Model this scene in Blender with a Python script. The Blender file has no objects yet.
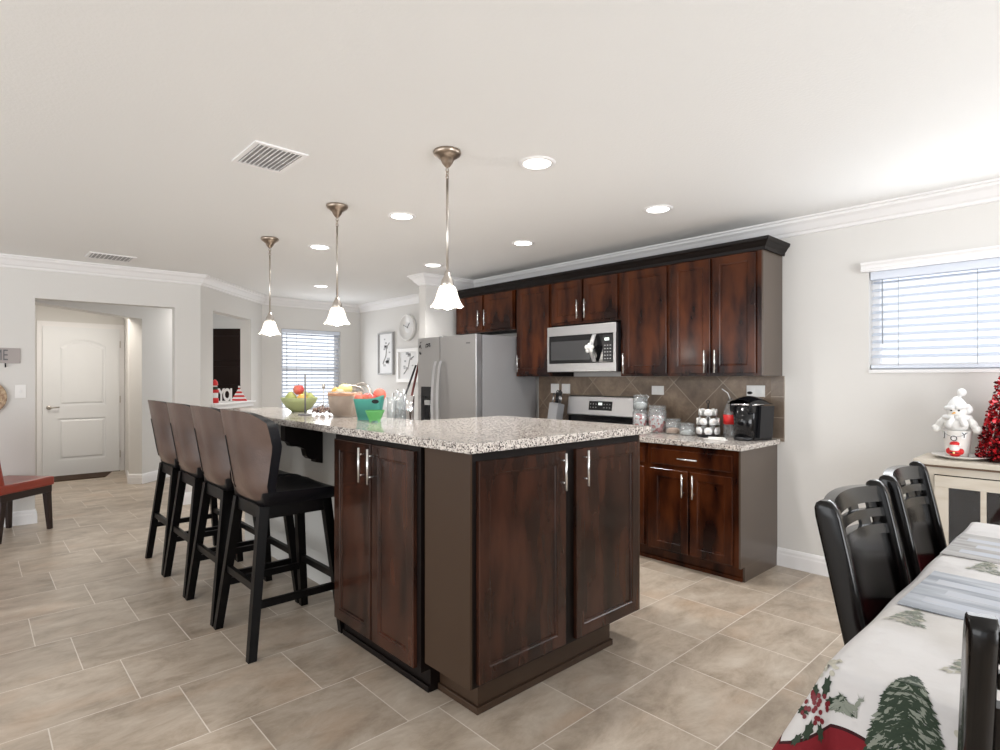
import bpy, bmesh, math, random
from mathutils import Vector, Matrix
random.seed(7)
PI = math.pi
S = bpy.context.scene
COL = S.collection

# ------------------------------------------------------------------ camera, sky, exposure
CEIL = 2.48
cam = bpy.data.cameras.new('camera'); camo = bpy.data.objects.new('camera', cam); COL.objects.link(camo)
cam.sensor_width = 36; cam.lens = 573.0/1000*36; cam.shift_y = 3/1000.0; cam.clip_start = .05
camo.location = (0, 0, 1.36); camo.rotation_euler = (PI/2, 0, math.radians(47.25))
S.camera = camo
S.view_settings.view_transform = 'Standard'; S.view_settings.look = 'None'
S.view_settings.gamma = 1; S.view_settings.use_curve_mapping = False
S.view_settings.exposure = 0.27
W = bpy.data.worlds.new('sky'); S.world = W; W.use_nodes = True
W.node_tree.nodes['Background'].inputs[0].default_value = (.93, .96, 1, 1)
W.node_tree.nodes['Background'].inputs[1].default_value = 1.35

def area(name, loc, rot, sx, sy, power, color=(1, 1, 1)):
    l = bpy.data.lights.new(name, 'AREA'); l.shape = 'RECTANGLE'; l.size = sx; l.size_y = sy
    l.energy = power; l.color = color
    o = bpy.data.objects.new(name, l); COL.objects.link(o); o.location = loc; o.rotation_euler = rot
    return o
# daylight of the patio doors in the right-hand wall of the dining corner, plus an added fill light from the open rear side
area('patio_daylight', (2.9, 1.6, 1.3), (0, PI/2, 0), 2.0, 2.6, 105, (.97, .985, 1))
area('rear_fill', (-2.5, -3.6, 1.4), (PI/2, 0, 0), 5.0, 2.0, 75, (.97, .985, 1))  # added fill behind the camera, no window is built there
area('window_daylight', (-.2, 4.30, 1.73), (-PI/2, 0, 0), 1.75, .58, 15, (.95, .975, 1))

area('nook_daylight', (-7.97, 3.67, 1.5), (0, -PI/2, 0), 1.0, .8, 9, (.95, .97, 1))
area('hall_fill', (-8.6, .95, 2.44), (0, 0, 0), .6, .6, 15, (1, .93, .84))  # added light without a fixture, brightens the hall and front door
area('hall_fill', (-8.9, 2.6, 2.44), (0, 0, 0), .5, .5, 6, (1, .96, .9))  # second added light, for the corridor
# ------------------------------------------------------------------ materials
M = {}
def mat(name, col, rough=.5, metal=0, emis=None, estr=0, spec=.5, coat=0, trans=0, alpha=1, bump=None, vary=None, ior=1.45, subs=0):
    m = bpy.data.materials.new(name); m.use_nodes = True; nt = m.node_tree
    b = nt.nodes['Principled BSDF']
    b.inputs['Base Color'].default_value = (*col, 1); b.inputs['Roughness'].default_value = rough
    b.inputs['Metallic'].default_value = metal; b.inputs['Specular IOR Level'].default_value = spec
    b.inputs['Coat Weight'].default_value = coat; b.inputs['Coat Roughness'].default_value = .12
    b.inputs['Transmission Weight'].default_value = trans; b.inputs['IOR'].default_value = ior
    b.inputs['Alpha'].default_value = alpha
    if emis: b.inputs['Emission Color'].default_value = (*emis, 1); b.inputs['Emission Strength'].default_value = estr
    tc = nt.nodes.new('ShaderNodeTexCoord')
    if bump:
        sc, st = bump
        n = nt.nodes.new('ShaderNodeTexNoise'); n.inputs['Scale'].default_value = sc; n.inputs['Detail'].default_value = 4
        bp = nt.nodes.new('ShaderNodeBump'); bp.inputs['Strength'].default_value = st; bp.inputs['Distance'].default_value = .01
        nt.links.new(tc.outputs['Object'], n.inputs['Vector'])
        nt.links.new(n.outputs['Fac'], bp.inputs['Height']); nt.links.new(bp.outputs['Normal'], b.inputs['Normal'])
    if vary:   # (scale xyz, colour 2, noise scale, sharpness)
        (sx, sy, sz), c2, ns, lo, hi = vary
        mp = nt.nodes.new('ShaderNodeMapping'); mp.inputs['Scale'].default_value = (sx, sy, sz)
        n = nt.nodes.new('ShaderNodeTexNoise'); n.inputs['Scale'].default_value = ns; n.inputs['Detail'].default_value = 5
        r = nt.nodes.new('ShaderNodeMapRange'); r.inputs[1].default_value = lo; r.inputs[2].default_value = hi
        mx = nt.nodes.new('ShaderNodeMix'); mx.data_type = 'RGBA'
        mx.inputs[6].default_value = (*col, 1); mx.inputs[7].default_value = (*c2, 1)
        nt.links.new(tc.outputs['Object'], mp.inputs['Vector']); nt.links.new(mp.outputs[0], n.inputs['Vector'])
        nt.links.new(n.outputs['Fac'], r.inputs[0]); nt.links.new(r.outputs[0], mx.inputs[0])
        nt.links.new(mx.outputs[2], b.inputs['Base Color'])
    M[name] = m; return m

mat('wall', (.72, .705, .68), .85, bump=(60, .05))
mat('ceiling', (.84, .84, .83), .9, bump=(75, .12))
mat('trim', (.86, .85, .85), .45)
mat('door_white', (.82, .83, .84), .4)
mat('steel', (.56, .56, .57), .34, 1)
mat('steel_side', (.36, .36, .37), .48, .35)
mat('nickel', (.62, .58, .54), .28, 1)
mat('bronze_nickel', (.40, .33, .27), .3, 1)
mat('chrome', (.8, .8, .82), .1, 1)
mat('fridge_handle', (.80, .80, .81), .35, .85)
mat('handle', (.80, .80, .79), .26, .9)
mat('black_gloss', (.006, .006, .007), .12)
mat('black_plastic', (.012, .012, .014), .3)
mat('black', (.005, .005, .005), .6)
mat('cherry', (.080, .021, .0065), .20, spec=.25, coat=.08, vary=((3.0, 3.0, .9), (.012, .003, .002), 2.2, .40, .62))
mat('espresso', (.058, .021, .012), .26, spec=.4, coat=.12, vary=((4, 4, 1.0), (.014, .006, .004), 2.4, .35, .65))
mat('carcass', (.005, .0025, .002), .45, spec=.25)
mat('laminate_glare', (.080, .058, .043), .28, coat=.2)  # dark panel colour lightened to hold the glare on the end panels
mat('laminate_dark', (.052, .030, .018), .34, spec=.35)
mat('island_wall', (.60, .59, .56), .8)
mat('blind', (.72, .77, .86), .45)
mat('leather', (.125, .080, .062), .28, bump=(90, .10), vary=((1, 1, 1), (.075, .045, .035), 3.5, .38, .62))
mat('black_leather', (.004, .004, .006), .36, spec=.35, bump=(90, .15))
mat('black_wood', (.0025, .002, .002), .38, spec=.18)
mat('chair_wood', (.0025, .002, .002), .18, spec=.35, coat=.12)
mat('red_leather', (.30, .038, .018), .3, coat=.3, vary=((1, 1, 1), (.22, .025, .012), 5, .4, .7))
mat('dark_leg', (.018, .007, .005), .35)
mat('plate_white', (.85, .84, .82), .35)
mat('cream', (.60, .55, .47), .5, vary=((1, 1, 6), (.50, .43, .34), 4, .45, .75))
mat('brown_edge', (.13, .08, .05), .5)
mat('glass_dark', (.012, .008, .006), .5, spec=.1)
mat('mat_brown', (.05, .025, .012), .9)
mat('dark_door', (.012, .005, .003), .4, spec=.2)
mat('green_bowl', (.34, .38, .18), .4)
mat('pear', (.42, .46, .16), .45)
mat('apple', (.60, .08, .08), .3, vary=((1, 1, 1), (.75, .25, .15), 14, .45, .7))
mat('orange', (.80, .42, .10), .45)
mat('yellow', (.85, .74, .30), .45)
mat('peach', (.75, .45, .30), .6)
mat('tote', (.62, .55, .48), .85, vary=((1, 1, 1), (.50, .42, .36), 9, .35, .65))
mat('teal', (.12, .45, .38), .45)
mat('lime', (.20, .52, .20), .4)
mat('coral', (.78, .20, .14), .5)
mat('beads', (.55, .42, .35), .3, vary=((1, 1, 1), (.10, .05, .05), 60, .4, .6))
mat('red', (.62, .02, .02), .4)
mat('tinsel', (.50, .012, .02), .18, .5)
mat('tinsel_dark', (.07, .004, .006), .2, .5)
mat('white', (.85, .85, .84), .6)
mat('plush', (.84, .83, .80), .95, bump=(120, .5))
mat('ceramic', (.80, .77, .73), .3)
mat('grey_print', (.16, .16, .17), .6)
mat('grey_frame', (.40, .40, .40), .4)
mat('paper', (.80, .80, .79), .6, vary=((1, 1, 1), (.42, .42, .42), 7, .55, .68))
mat('paper_plain', (.82, .82, .82), .7)
mat('tan_woven', (.55, .42, .28), .8, vary=((1, 1, 1), (.32, .2, .13), 40, .4, .6))
mat('skin', (.75, .48, .36), .6)
mat('dark_green', (.018, .035, .018), .7)
mat('berry', (.15, .005, .012), .5)
mat('leaf_grey', (.22, .24, .20), .8)
mat('leaf_pale', (.46, .44, .37), .8)
mat('cord', (.35, .38, .42), .6)
mat('rust', (.14, .03, .025), .5)
mat('candy', (.75, .70, .70), .5, vary=((1, 1, 1), (.55, .03, .04), 30, .48, .52))
mat('knife_dark', (.02, .02, .022), .35)
mat('bulb', (1, .95, .88), .5, emis=(1, .94, .84), estr=3.5)
mat('can_glow', (1, .98, .95), .5, emis=(1, .97, .92), estr=6)
mat('led', (.8, .85, .8), .4, emis=(.8, .9, .85), estr=.8)
mat('vent_back', (.48, .48, .49), .7)
mat('wood_sign', (.42, .38, .37), .6)

def shade_mat():
    m = bpy.data.materials.new('alabaster'); m.use_nodes = True; nt = m.node_tree
    b = nt.nodes['Principled BSDF']
    b.inputs['Base Color'].default_value = (.93, .89, .86, 1); b.inputs['Roughness'].default_value = .3
    b.inputs['Emission Color'].default_value = (1, .93, .88, 1); b.inputs['Emission Strength'].default_value = .22
    M['alabaster'] = m
shade_mat()

def glass_mat(name, tint=(.95, .97, .97), refl=.12, dens=.1, body=(.7, .72, .74)):
    m = bpy.data.materials.new(name); m.use_nodes = True; nt = m.node_tree
    for n in list(nt.nodes): nt.nodes.remove(n)
    out = nt.nodes.new('ShaderNodeOutputMaterial'); tr = nt.nodes.new('ShaderNodeBsdfTransparent')
    gl = nt.nodes.new('ShaderNodeBsdfGlossy'); df = nt.nodes.new('ShaderNodeBsdfDiffuse')
    m1 = nt.nodes.new('ShaderNodeMixShader'); m2 = nt.nodes.new('ShaderNodeMixShader')
    lw = nt.nodes.new('ShaderNodeLayerWeight'); lw.inputs[0].default_value = .25
    mr = nt.nodes.new('ShaderNodeMapRange'); mr.inputs[3].default_value = refl*.4; mr.inputs[4].default_value = min(1, refl*4)
    tr.inputs[0].default_value = (*tint, 1); gl.inputs['Roughness'].default_value = .05
    df.inputs[0].default_value = (*body, 1); m2.inputs[0].default_value = dens
    nt.links.new(lw.outputs['Facing'], mr.inputs[0]); nt.links.new(mr.outputs[0], m1.inputs[0])
    nt.links.new(tr.outputs[0], m1.inputs[1]); nt.links.new(gl.outputs[0], m1.inputs[2])
    nt.links.new(m1.outputs[0], m2.inputs[1]); nt.links.new(df.outputs[0], m2.inputs[2])
    nt.links.new(m2.outputs[0], out.inputs[0]); M[name] = m
glass_mat('jar_glass', (.93, .95, .95), .16, .12)
glass_mat('pane', (.98, .99, 1), .06, .0)

def granite(name, a, b_, c, dark):
    m = bpy.data.materials.new(name); m.use_nodes = True; nt = m.node_tree
    b = nt.nodes['Principled BSDF']; b.inputs['Roughness'].default_value = .13
    tc = nt.nodes.new('ShaderNodeTexCoord')
    v = nt.nodes.new('ShaderNodeTexVoronoi'); v.inputs['Scale'].default_value = 180
    n = nt.nodes.new('ShaderNodeTexNoise'); n.inputs['Scale'].default_value = 85; n.inputs['Detail'].default_value = 3
    n2 = nt.nodes.new('ShaderNodeTexNoise'); n2.inputs['Scale'].default_value = 14
    nt.links.new(tc.outputs['Object'], v.inputs[0]); nt.links.new(tc.outputs['Object'], n.inputs[0]); nt.links.new(tc.outputs['Object'], n2.inputs[0])
    sp = nt.nodes.new('ShaderNodeSeparateColor'); nt.links.new(v.outputs['Color'], sp.inputs[0])
    cr = nt.nodes.new('ShaderNodeValToRGB'); cr.color_ramp.interpolation = 'CONSTANT'
    e = cr.color_ramp.elements; e[0].position = 0; e[0].color = (*dark, 1); e[1].position = .12; e[1].color = (*c, 1)
    for p, q in ((.26, b_), (.44, a), (.85, tuple(min(1, x*1.15) for x in a))):
        k = e.new(p); k.color = (*q, 1)
    nt.links.new(sp.outputs[0], cr.inputs[0])
    mx = nt.nodes.new('ShaderNodeMix'); mx.data_type = 'RGBA'; mx.inputs[7].default_value = (*c, 1)
    mr = nt.nodes.new('ShaderNodeMapRange'); mr.inputs[1].default_value = .55; mr.inputs[2].default_value = .7; mr.inputs[4].default_value = .8
    nt.links.new(n.outputs[0], mr.inputs[0]); nt.links.new(mr.outputs[0], mx.inputs[0]); nt.links.new(cr.outputs[0], mx.inputs[6])
    nt.links.new(mx.outputs[2], b.inputs['Base Color']); M[name] = m
granite('granite', (.68, .63, .58), (.46, .41, .38), (.20, .17, .155), (.025, .022, .022))

def math_node(nt, op, a, b=None):
    n = nt.nodes.new('ShaderNodeMath'); n.operation = op
    for i, q in enumerate((a, b)):
        if q is None: continue
        if isinstance(q, (int, float)): n.inputs[i].default_value = q
        else: nt.links.new(q, n.inputs[i])
    return n.outputs[0]

def tile_mat(name, size, gap, cols, grout, rough, rot=0, stagger=1/3., ox=0, oy=0, plane='XY', nscale=3.0, bumpy=.02, stretch=(1, 1, 1), patch=None):
    m = bpy.data.materials.new(name); m.use_nodes = True; nt = m.node_tree
    b = nt.nodes['Principled BSDF']; b.inputs['Roughness'].default_value = rough
    tc = nt.nodes.new('ShaderNodeTexCoord'); mp = nt.nodes.new('ShaderNodeMapping')
    nt.links.new(tc.outputs['Object'], mp.inputs[0])
    if plane == 'XZ': mp.inputs['Rotation'].default_value = (0, rot, 0)
    sx = nt.nodes.new('ShaderNodeSeparateXYZ'); nt.links.new(mp.outputs[0], sx.inputs[0])
    U = sx.outputs[0]; V = sx.outputs[2] if plane == 'XZ' else sx.outputs[1]
    u = math_node(nt, 'DIVIDE', math_node(nt, 'SUBTRACT', U, ox), size)
    row = math_node(nt, 'FLOOR', u)
    v = math_node(nt, 'SUBTRACT', math_node(nt, 'DIVIDE', math_node(nt, 'SUBTRACT', V, oy), size), math_node(nt, 'MULTIPLY', row, stagger))
    cell = math_node(nt, 'FLOOR', v)
    def edge(q):
        f = math_node(nt, 'FRACT', q)
        return math_node(nt, 'MINIMUM', f, math_node(nt, 'SUBTRACT', 1.0, f))
    d = math_node(nt, 'MINIMUM', edge(u), edge(v))
    g = math_node(nt, 'LESS_THAN', d, gap/size/2)
    cx = nt.nodes.new('ShaderNodeCombineXYZ'); nt.links.new(row, cx.inputs[0]); nt.links.new(cell, cx.inputs[1])
    wn = nt.nodes.new('ShaderNodeTexWhiteNoise'); nt.links.new(cx.outputs[0], wn.inputs[0])
    # marbling shifted per tile
    off = nt.nodes.new('ShaderNodeVectorMath'); off.operation = 'MULTIPLY_ADD'
    nt.links.new(wn.outputs['Color'], off.inputs[0]); off.inputs[1].default_value = (20, 20, 20); 
    ms = nt.nodes.new('ShaderNodeMapping'); ms.inputs['Scale'].default_value = stretch; nt.links.new(tc.outputs['Object'], ms.inputs[0])
    nt.links.new(ms.outputs[0], off.inputs[2])
    n = nt.nodes.new('ShaderNodeTexNoise'); n.inputs['Scale'].default_value = nscale; n.inputs['Detail'].default_value = 9
    n.inputs['Roughness'].default_value = .70; n.inputs['Distortion'].default_value = .35
    nt.links.new(off.outputs[0], n.inputs[0])
    cr = nt.nodes.new('ShaderNodeValToRGB'); e = cr.color_ramp.elements
    e[0].position = .30; e[0].color = (*cols[0], 1); e[1].position = .68; e[1].color = (*cols[2], 1)
    k = e.new(.5); k.color = (*cols[1], 1)
    nt.links.new(n.outputs[0], cr.inputs[0])
    src = cr.outputs[0]
    if patch:
        n3 = nt.nodes.new('ShaderNodeTexNoise'); n3.inputs['Scale'].default_value = 2.3; n3.inputs['Detail'].default_value = 4
        nt.links.new(off.outputs[0], n3.inputs[0])
        r3 = nt.nodes.new('ShaderNodeMapRange'); r3.inputs[1].default_value = .55; r3.inputs[2].default_value = .78; r3.inputs[4].default_value = .65
        nt.links.new(n3.outputs[0], r3.inputs[0])
        m3 = nt.nodes.new('ShaderNodeMix'); m3.data_type = 'RGBA'; m3.inputs[7].default_value = (*patch, 1)
        nt.links.new(src, m3.inputs[6]); nt.links.new(r3.outputs[0], m3.inputs[0]); src = m3.outputs[2]
    hs = nt.nodes.new('ShaderNodeHueSaturation'); nt.links.new(src, hs.inputs['Color'])
    vr = nt.nodes.new('ShaderNodeMapRange'); vr.inputs[3].default_value = .92; vr.inputs[4].default_value = 1.07
    nt.links.new(wn.outputs[0], vr.inputs[0]); nt.links.new(vr.outputs[0], hs.inputs['Value'])
    mx = nt.nodes.new('ShaderNodeMix'); mx.data_type = 'RGBA'; mx.inputs[7].default_value = (*grout, 1)
    nt.links.new(g, mx.inputs[0]); nt.links.new(hs.outputs[0], mx.inputs[6]); nt.links.new(mx.outputs[2], b.inputs['Base Color'])
    bp = nt.nodes.new('ShaderNodeBump'); bp.inputs['Strength'].default_value = .35; bp.inputs['Distance'].default_value = .003
    h = math_node(nt, 'SUBTRACT', math_node(nt, 'MULTIPLY', n.outputs[0], .6), g)
    nt.links.new(h, bp.inputs['Height']); nt.links.new(bp.outputs[0], b.inputs['Normal'])
    M[name] = m
tile_mat('floor_tile', .4545, .0045, ((.275, .22, .165), (.44, .365, .29), (.56, .49, .41)), (.70, .64, .57), .33,
         ox=-5.5495, oy=.261, stagger=.319, nscale=4.2, stretch=(1.5, .75, 1), patch=(.50, .35, .24))
tile_mat('backsplash_tile', .30, .006, ((.12, .085, .06), (.21, .15, .105), (.32, .24, .17)), (.33, .27, .21), .3,
         rot=PI/4, stagger=0, plane='XZ', ox=.05, oy=.02, nscale=5)
tile_mat('border_tile', .152, .005, ((.13, .095, .07), (.19, .145, .11), (.25, .2, .15)), (.36, .31, .26), .3,
         stagger=0, plane='XZ', ox=-1.642, oy=.92, nscale=6)

# ------------------------------------------------------------------ geometry helpers
class MB:
    def __init__(s): s.bm = bmesh.new(); s.mats = []; s.cur = 0
    def mt(s, name):
        m = M[name]
        if m not in s.mats: s.mats.append(m)
        s.cur = s.mats.index(m); return s
    def _fin(s, faces, smooth=False):
        for f in faces: f.material_index = s.cur; f.smooth = smooth
    def box(s, x0, x1, y0, y1, z0, z1, bev=0, X=None):
        vs = [s.bm.verts.new((x, y, z)) for x in (x0, x1) for y in (y0, y1) for z in (z0, z1)]
        fs = [s.bm.faces.new([vs[i] for i in q]) for q in ((0, 1, 3, 2), (4, 6, 7, 5), (0, 4, 5, 1), (2, 3, 7, 6), (0, 2, 6, 4), (1, 5, 7, 3))]
        s._fin(fs)
        if X is not None:
            for v in vs: v.co = X @ v.co
        if bev:
            es = list({e for f in fs for e in f.edges})
            r = bmesh.ops.bevel(s.bm, geom=es, offset=bev, segments=2, affect='EDGES', profile=.6)
            s._fin(r['faces'], False)
        return s
    def prism(s, pts, axis, a, b, smooth=False, X=None):
        """pts: 2-D outline; extruded along axis ('x': pts=(y,z), 'y': (x,z), 'z': (x,y))"""
        def c(p, t): return {'x': (t, p[0], p[1]), 'y': (p[0], t, p[1]), 'z': (p[0], p[1], t)}[axis]
        A = [s.bm.verts.new(c(p, a)) for p in pts]; B = [s.bm.verts.new(c(p, b)) for p in pts]
        if X is not None:
            for v in A+B: v.co = X @ v.co
        n = len(pts); fs = [s.bm.faces.new(A), s.bm.faces.new(B[::-1])]
        s._fin(fs)
        q = [s.bm.faces.new((A[i], A[(i+1) % n], B[(i+1) % n], B[i])) for i in range(n)]
        s._fin(q, smooth); return s
    def lathe(s, prof, c=(0, 0, 0), n=24, X=None, smooth=True):
        rings = []
        for r, z in prof:
            if r < 1e-5: rings.append([s.bm.verts.new((c[0], c[1], c[2]+z))])
            else: rings.append([s.bm.verts.new((c[0]+r*math.cos(2*PI*i/n), c[1]+r*math.sin(2*PI*i/n), c[2]+z)) for i in range(n)])
        fs = []
        for a, b in zip(rings, rings[1:]):
            if len(a) == 1 and len(b) == 1: continue
            for i in range(n):
                j = (i+1) % n
                if len(a) == 1: fs.append(s.bm.faces.new((a[0], b[i], b[j])))
                elif len(b) == 1: fs.append(s.bm.faces.new((a[i], b[0], a[j])))
                else: fs.append(s.bm.faces.new((a[i], b[i], b[j], a[j])))
        s._fin(fs, smooth)
        if X is not None:
            for r in rings:
                for v in r: v.co = X @ v.co
        return s
    def tube(s, pts, r, n=8, cap=True, sq=False):
        pts = [Vector(p) for p in pts]; rr = r if isinstance(r, (list, tuple)) else [r]*len(pts)
        rings = []; prevn = None
        for i, p in enumerate(pts):
            d = (pts[min(i+1, len(pts)-1)]-pts[max(i-1, 0)]).normalized()
            if prevn is None:
                a = Vector((0, 0, 1)) if abs(d.z) < .9 else Vector((1, 0, 0))
                u = d.cross(a).normalized()
            else: u = (prevn-d*prevn.dot(d)).normalized()
            prevn = u; v = d.cross(u)
            ring = []
            for k in range(n):
                t = 2*PI*k/n + (PI/4 if sq else 0)
                ring.append(s.bm.verts.new(p+(u*math.cos(t)+v*math.sin(t))*rr[i]))
            rings.append(ring)
        fs = []
        for a, b in zip(rings, rings[1:]):
            for k in range(n): fs.append(s.bm.faces.new((a[k], a[(k+1) % n], b[(k+1) % n], b[k])))
        s._fin(fs, not sq)
        if cap: s._fin([s.bm.faces.new(rings[0][::-1]), s.bm.faces.new(rings[-1])])
        return s
    def ball(s, c, r, sc=(1, 1, 1), n=16, R=None):
        res = bmesh.ops.create_uvsphere(s.bm, u_segments=n, v_segments=max(6, n//2+2), radius=r)
        vs = res['verts']
        for v in vs:
            q = Vector((v.co.x*sc[0], v.co.y*sc[1], v.co.z*sc[2]))
            if R is not None: q = R @ q
            v.co = q+Vector(c)
        s._fin({f for v in vs for f in v.link_faces}, True); return s
    def bar(s, p0, p1, w, d, w1=None, d1=None, up=(0, 0, 1)):
        """tapered rectangular bar from p0 to p1; cross-section axes world X/Y when upright"""
        w1 = w1 or w; d1 = d1 or d; p0, p1 = Vector(p0), Vector(p1); dr = (p1-p0).normalized()
        if abs(dr.z) > .6: ux, uy = Vector((1, 0, 0)), Vector((0, 1, 0))
        else: ux = Vector((0, 0, 1)).cross(dr).normalized(); uy = Vector((0, 0, 1))
        A = [s.bm.verts.new(p0+ux*a*w/2+uy*b*d/2) for a, b in ((-1, -1), (1, -1), (1, 1), (-1, 1))]
        B = [s.bm.verts.new(p1+ux*a*w1/2+uy*b*d1/2) for a, b in ((-1, -1), (1, -1), (1, 1), (-1, 1))]
        fs = [s.bm.faces.new(A[::-1]), s.bm.faces.new(B)]+[s.bm.faces.new((A[i], A[(i+1) % 4], B[(i+1) % 4], B[i])) for i in range(4)]
        s._fin(fs); return s
    def poly(s, pts, smooth=False):
        f = s.bm.faces.new([s.bm.verts.new(p) for p in pts]); s._fin([f], smooth); return s
    def grid(s, fn, nu, nv, smooth=True, thick=0, closed_u=False):
        V = [[s.bm.verts.new(fn(i/nu, j/nv)) for j in range(nv+1)] for i in range(nu+1)]
        fs = [s.bm.faces.new((V[i][j], V[i+1][j], V[i+1][j+1], V[i][j+1])) for i in range(nu) for j in range(nv)]
        s._fin(fs, smooth)
        if thick:
            r = bmesh.ops.solidify(s.bm, geom=fs, thickness=thick)
            s._fin([g for g in r['geom'] if isinstance(g, bmesh.types.BMFace)], smooth)
        return s
    def rot(s, X):
        for v in s.bm.verts: v.co = X @ v.co
        return s
    def build(s, name, parent=None, loc=None, sub=0, recalc=True):
        if recalc: bmesh.ops.recalc_face_normals(s.bm, faces=s.bm.faces[:])
        me = bpy.data.meshes.new(name); s.bm.to_mesh(me); s.bm.free()
        for m in s.mats: me.materials.append(m)
        o = bpy.data.objects.new(name, me); COL.objects.link(o)
        if parent: o.parent = parent
        if loc: o.location = loc
        if sub:
            md = o.modifiers.new('sub', 'SUBSURF'); md.levels = sub; md.render_levels = sub
        return o
def mb(m): return MB().mt(m)
def empty(name, loc=(0, 0, 0), rz=0):
    o = bpy.data.objects.new(name, None); COL.objects.link(o); o.location = loc; o.rotation_euler = (0, 0, rz); o.empty_display_size = .05
    return o
def tag(o, label, cat, group=None):
    o['label'] = label; o['category'] = cat
    if group: o['group'] = group
    return o
def struct(o): o['kind'] = 'structure'; return o
def thing(name, label, cat, loc=(0, 0, 0), rz=0, group=None): return tag(empty(name, loc, rz), label, cat, group)
def lab(o, l): o['label'] = l; return o
def copy_tree(o, parent=None):
    c = o.copy(); COL.objects.link(c); c.parent = parent
    for ch in list(o.children): copy_tree(ch, c)
    return c
def text(body, size, m, parent, loc, rot, name='lettering', depth=.001, align='CENTER', off=0, sp=1):
    cu = bpy.data.curves.new(name, 'FONT'); cu.body = body; cu.size = size; cu.extrude = depth; cu.align_x = align; cu.align_y = 'CENTER'
    cu.materials.append(M[m]); cu.offset = off; cu.space_character = sp
    t = bpy.data.objects.new(name, cu); COL.objects.link(t); dg = bpy.context.evaluated_depsgraph_get()
    me = bpy.data.meshes.new_from_object(t.evaluated_get(dg)); bpy.data.objects.remove(t); bpy.data.curves.remove(cu)
    o = bpy.data.objects.new(name, me); COL.objects.link(o); o.parent = parent; o.location = loc; o.rotation_euler = rot
    return o

# ------------------------------------------------------------------ room shell
WY = 4.32          # kitchen wall plane
SLAB = [(3.2, -4.2), (3.2, 4.48), (-8.18, 4.62), (-8.18, 3.6), (-9.5, 3.9), (-12, 2.2), (-12, -4.2)]
struct(mb('floor_tile').prism(SLAB, 'z', -.10, 0).build('floor'))
struct(mb('ceiling').prism(SLAB, 'z', CEIL, CEIL+.12).build('ceiling'))

def wall(name, p0, p1, side, z0=0, z1=CEIL, holes=(), th=.14, m='wall'):
    """front face on the line p0-p1; thickness grows to side*left normal"""
    p0, p1 = Vector((*p0, 0)), Vector((*p1, 0)); d = (p1-p0); L = d.length; d.normalize(); nrm = Vector((-d.y, d.x, 0))*side*th
    X = Matrix(((d.x, nrm.x, 0, p0.x), (d.y, nrm.y, 0, p0.y), (0, 0, 1, 0), (0, 0, 0, 1)))
    b = mb(m); cur = 0
    for s0, s1, h0, h1 in sorted(holes):
        if s0 > cur: b.box(cur, s0, 0, 1, z0, z1, X=X)
        if h0 > z0: b.box(s0, s1, 0, 1, z0, h0, X=X)
        if h1 < z1: b.box(s0, s1, 0, 1, h1, z1, X=X)
        cur = s1
    if cur < L: b.box(cur, L, 0, 1, z0, z1, X=X)
    return struct(b.build(name))
# kitchen wall (window at the right)
wall('wall_kitchen', (-5.20, WY), (3.0, WY), 1, holes=((4.085, 5.95, 1.41, 2.055),))
wall('wall_wing', (-5.105, 3.62), (-5.105, 4.45), 1, th=.12)
wall('wall_nook_back', (-8.16, 4.45), (-5.2, 4.45), 1)
wall('wall_nook_left', (-8.02, 2.95), (-8.02, 4.45), 1, holes=((.27, 1.17, .90, 2.06),))
DA, DB = Vector((-6.81, 1.845, 0)), Vector((-8.02, 2.95, 0))
wall('wall_diagonal', (DA.x, DA.y), (DB.x, DB.y), 1, holes=((.274, 1.285, 1.055, 2.13),), th=.14)
wall('wall_entry', (-7.20, -4.2), (-6.81, 1.845), 1, holes=((4.655, 5.81, -.001, 2.11),), th=.15)
wall('wall_right', (3.0, -4.2), (3.0, WY), -1, holes=((4.3, 7.3, .05, 2.2),))
# hall beyond the opening
O = Vector((-8.516, 1.617, 0)); e1 = Vector((-.7071, .7071, 0)); e2 = Vector((.7071, .7071, 0))
q0 = O-e1*1.72; q1 = O+e1*1.35
wall('wall_hall_diagonal', (q0.x, q0.y), (q1.x, q1.y), 1, holes=((.07, 1.72, -.001, 2.12),), th=.17)
wall('wall_hall_right', (-8.64, 1.50), (-9.99, 1.672), -1, th=.12)
wall('wall_hall_left', (-7.0, .30), (-10.1, .30), 1, th=.12)
wall('wall_front', (-10.0, .20), (-10.0, 1.80), 1, holes=((.50, 1.42, -.001, 2.09),))
p0 = O+e1*2.1-e2*.5; p1 = O+e1*2.1+e2*.75
wall('wall_hall_end', (p0.x, p0.y), (p1.x, p1.y), 1)

# crown mouldings and baseboards: profile swept along a line, offset to the room side
CROWN = [(0, -.11), (.012, -.105), (.018, -.088), (.03, -.08), (.055, -.045), (.075, -.03), (.08, -.015), (.095, -.012), (.095, 0), (0, 0)]
BASE = [(0, 0), (.016, 0), (.016, .085), (.013, .095), (.012, .112), (.006, .125), (0, .13)]
def sweep(name, pts, prof, z, side, m='trim'):
    """pts polyline; mitred profile (outward, up); outward = side*left normal"""
    P = [Vector((*p, 0)) for p in pts]; b = mb(m); rows = []
    for i, p in enumerate(P):
        ds = []
        if i > 0: ds.append((p-P[i-1]).normalized())
        if i < len(P)-1: ds.append((P[i+1]-p).normalized())
        ns = [Vector((-d.y, d.x, 0))*side for d in ds]
        if len(ns) == 2:
            mm = (ns[0]+ns[1]); mm = mm/mm.length_squared*2
        else: mm = ns[0]
        rows.append([b.bm.verts.new(p+mm*o+Vector((0, 0, z+h))) for o, h in prof])
    n = len(prof)
    for a, c in zip(rows, rows[1:]):
        b._fin([b.bm.faces.new((a[k], a[(k+1) % n], c[(k+1) % n], c[k])) for k in range(n)])
    b._fin([b.bm.faces.new(rows[0]), b.bm.faces.new(rows[-1][::-1])])
    return struct(b.build(name))
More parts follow.
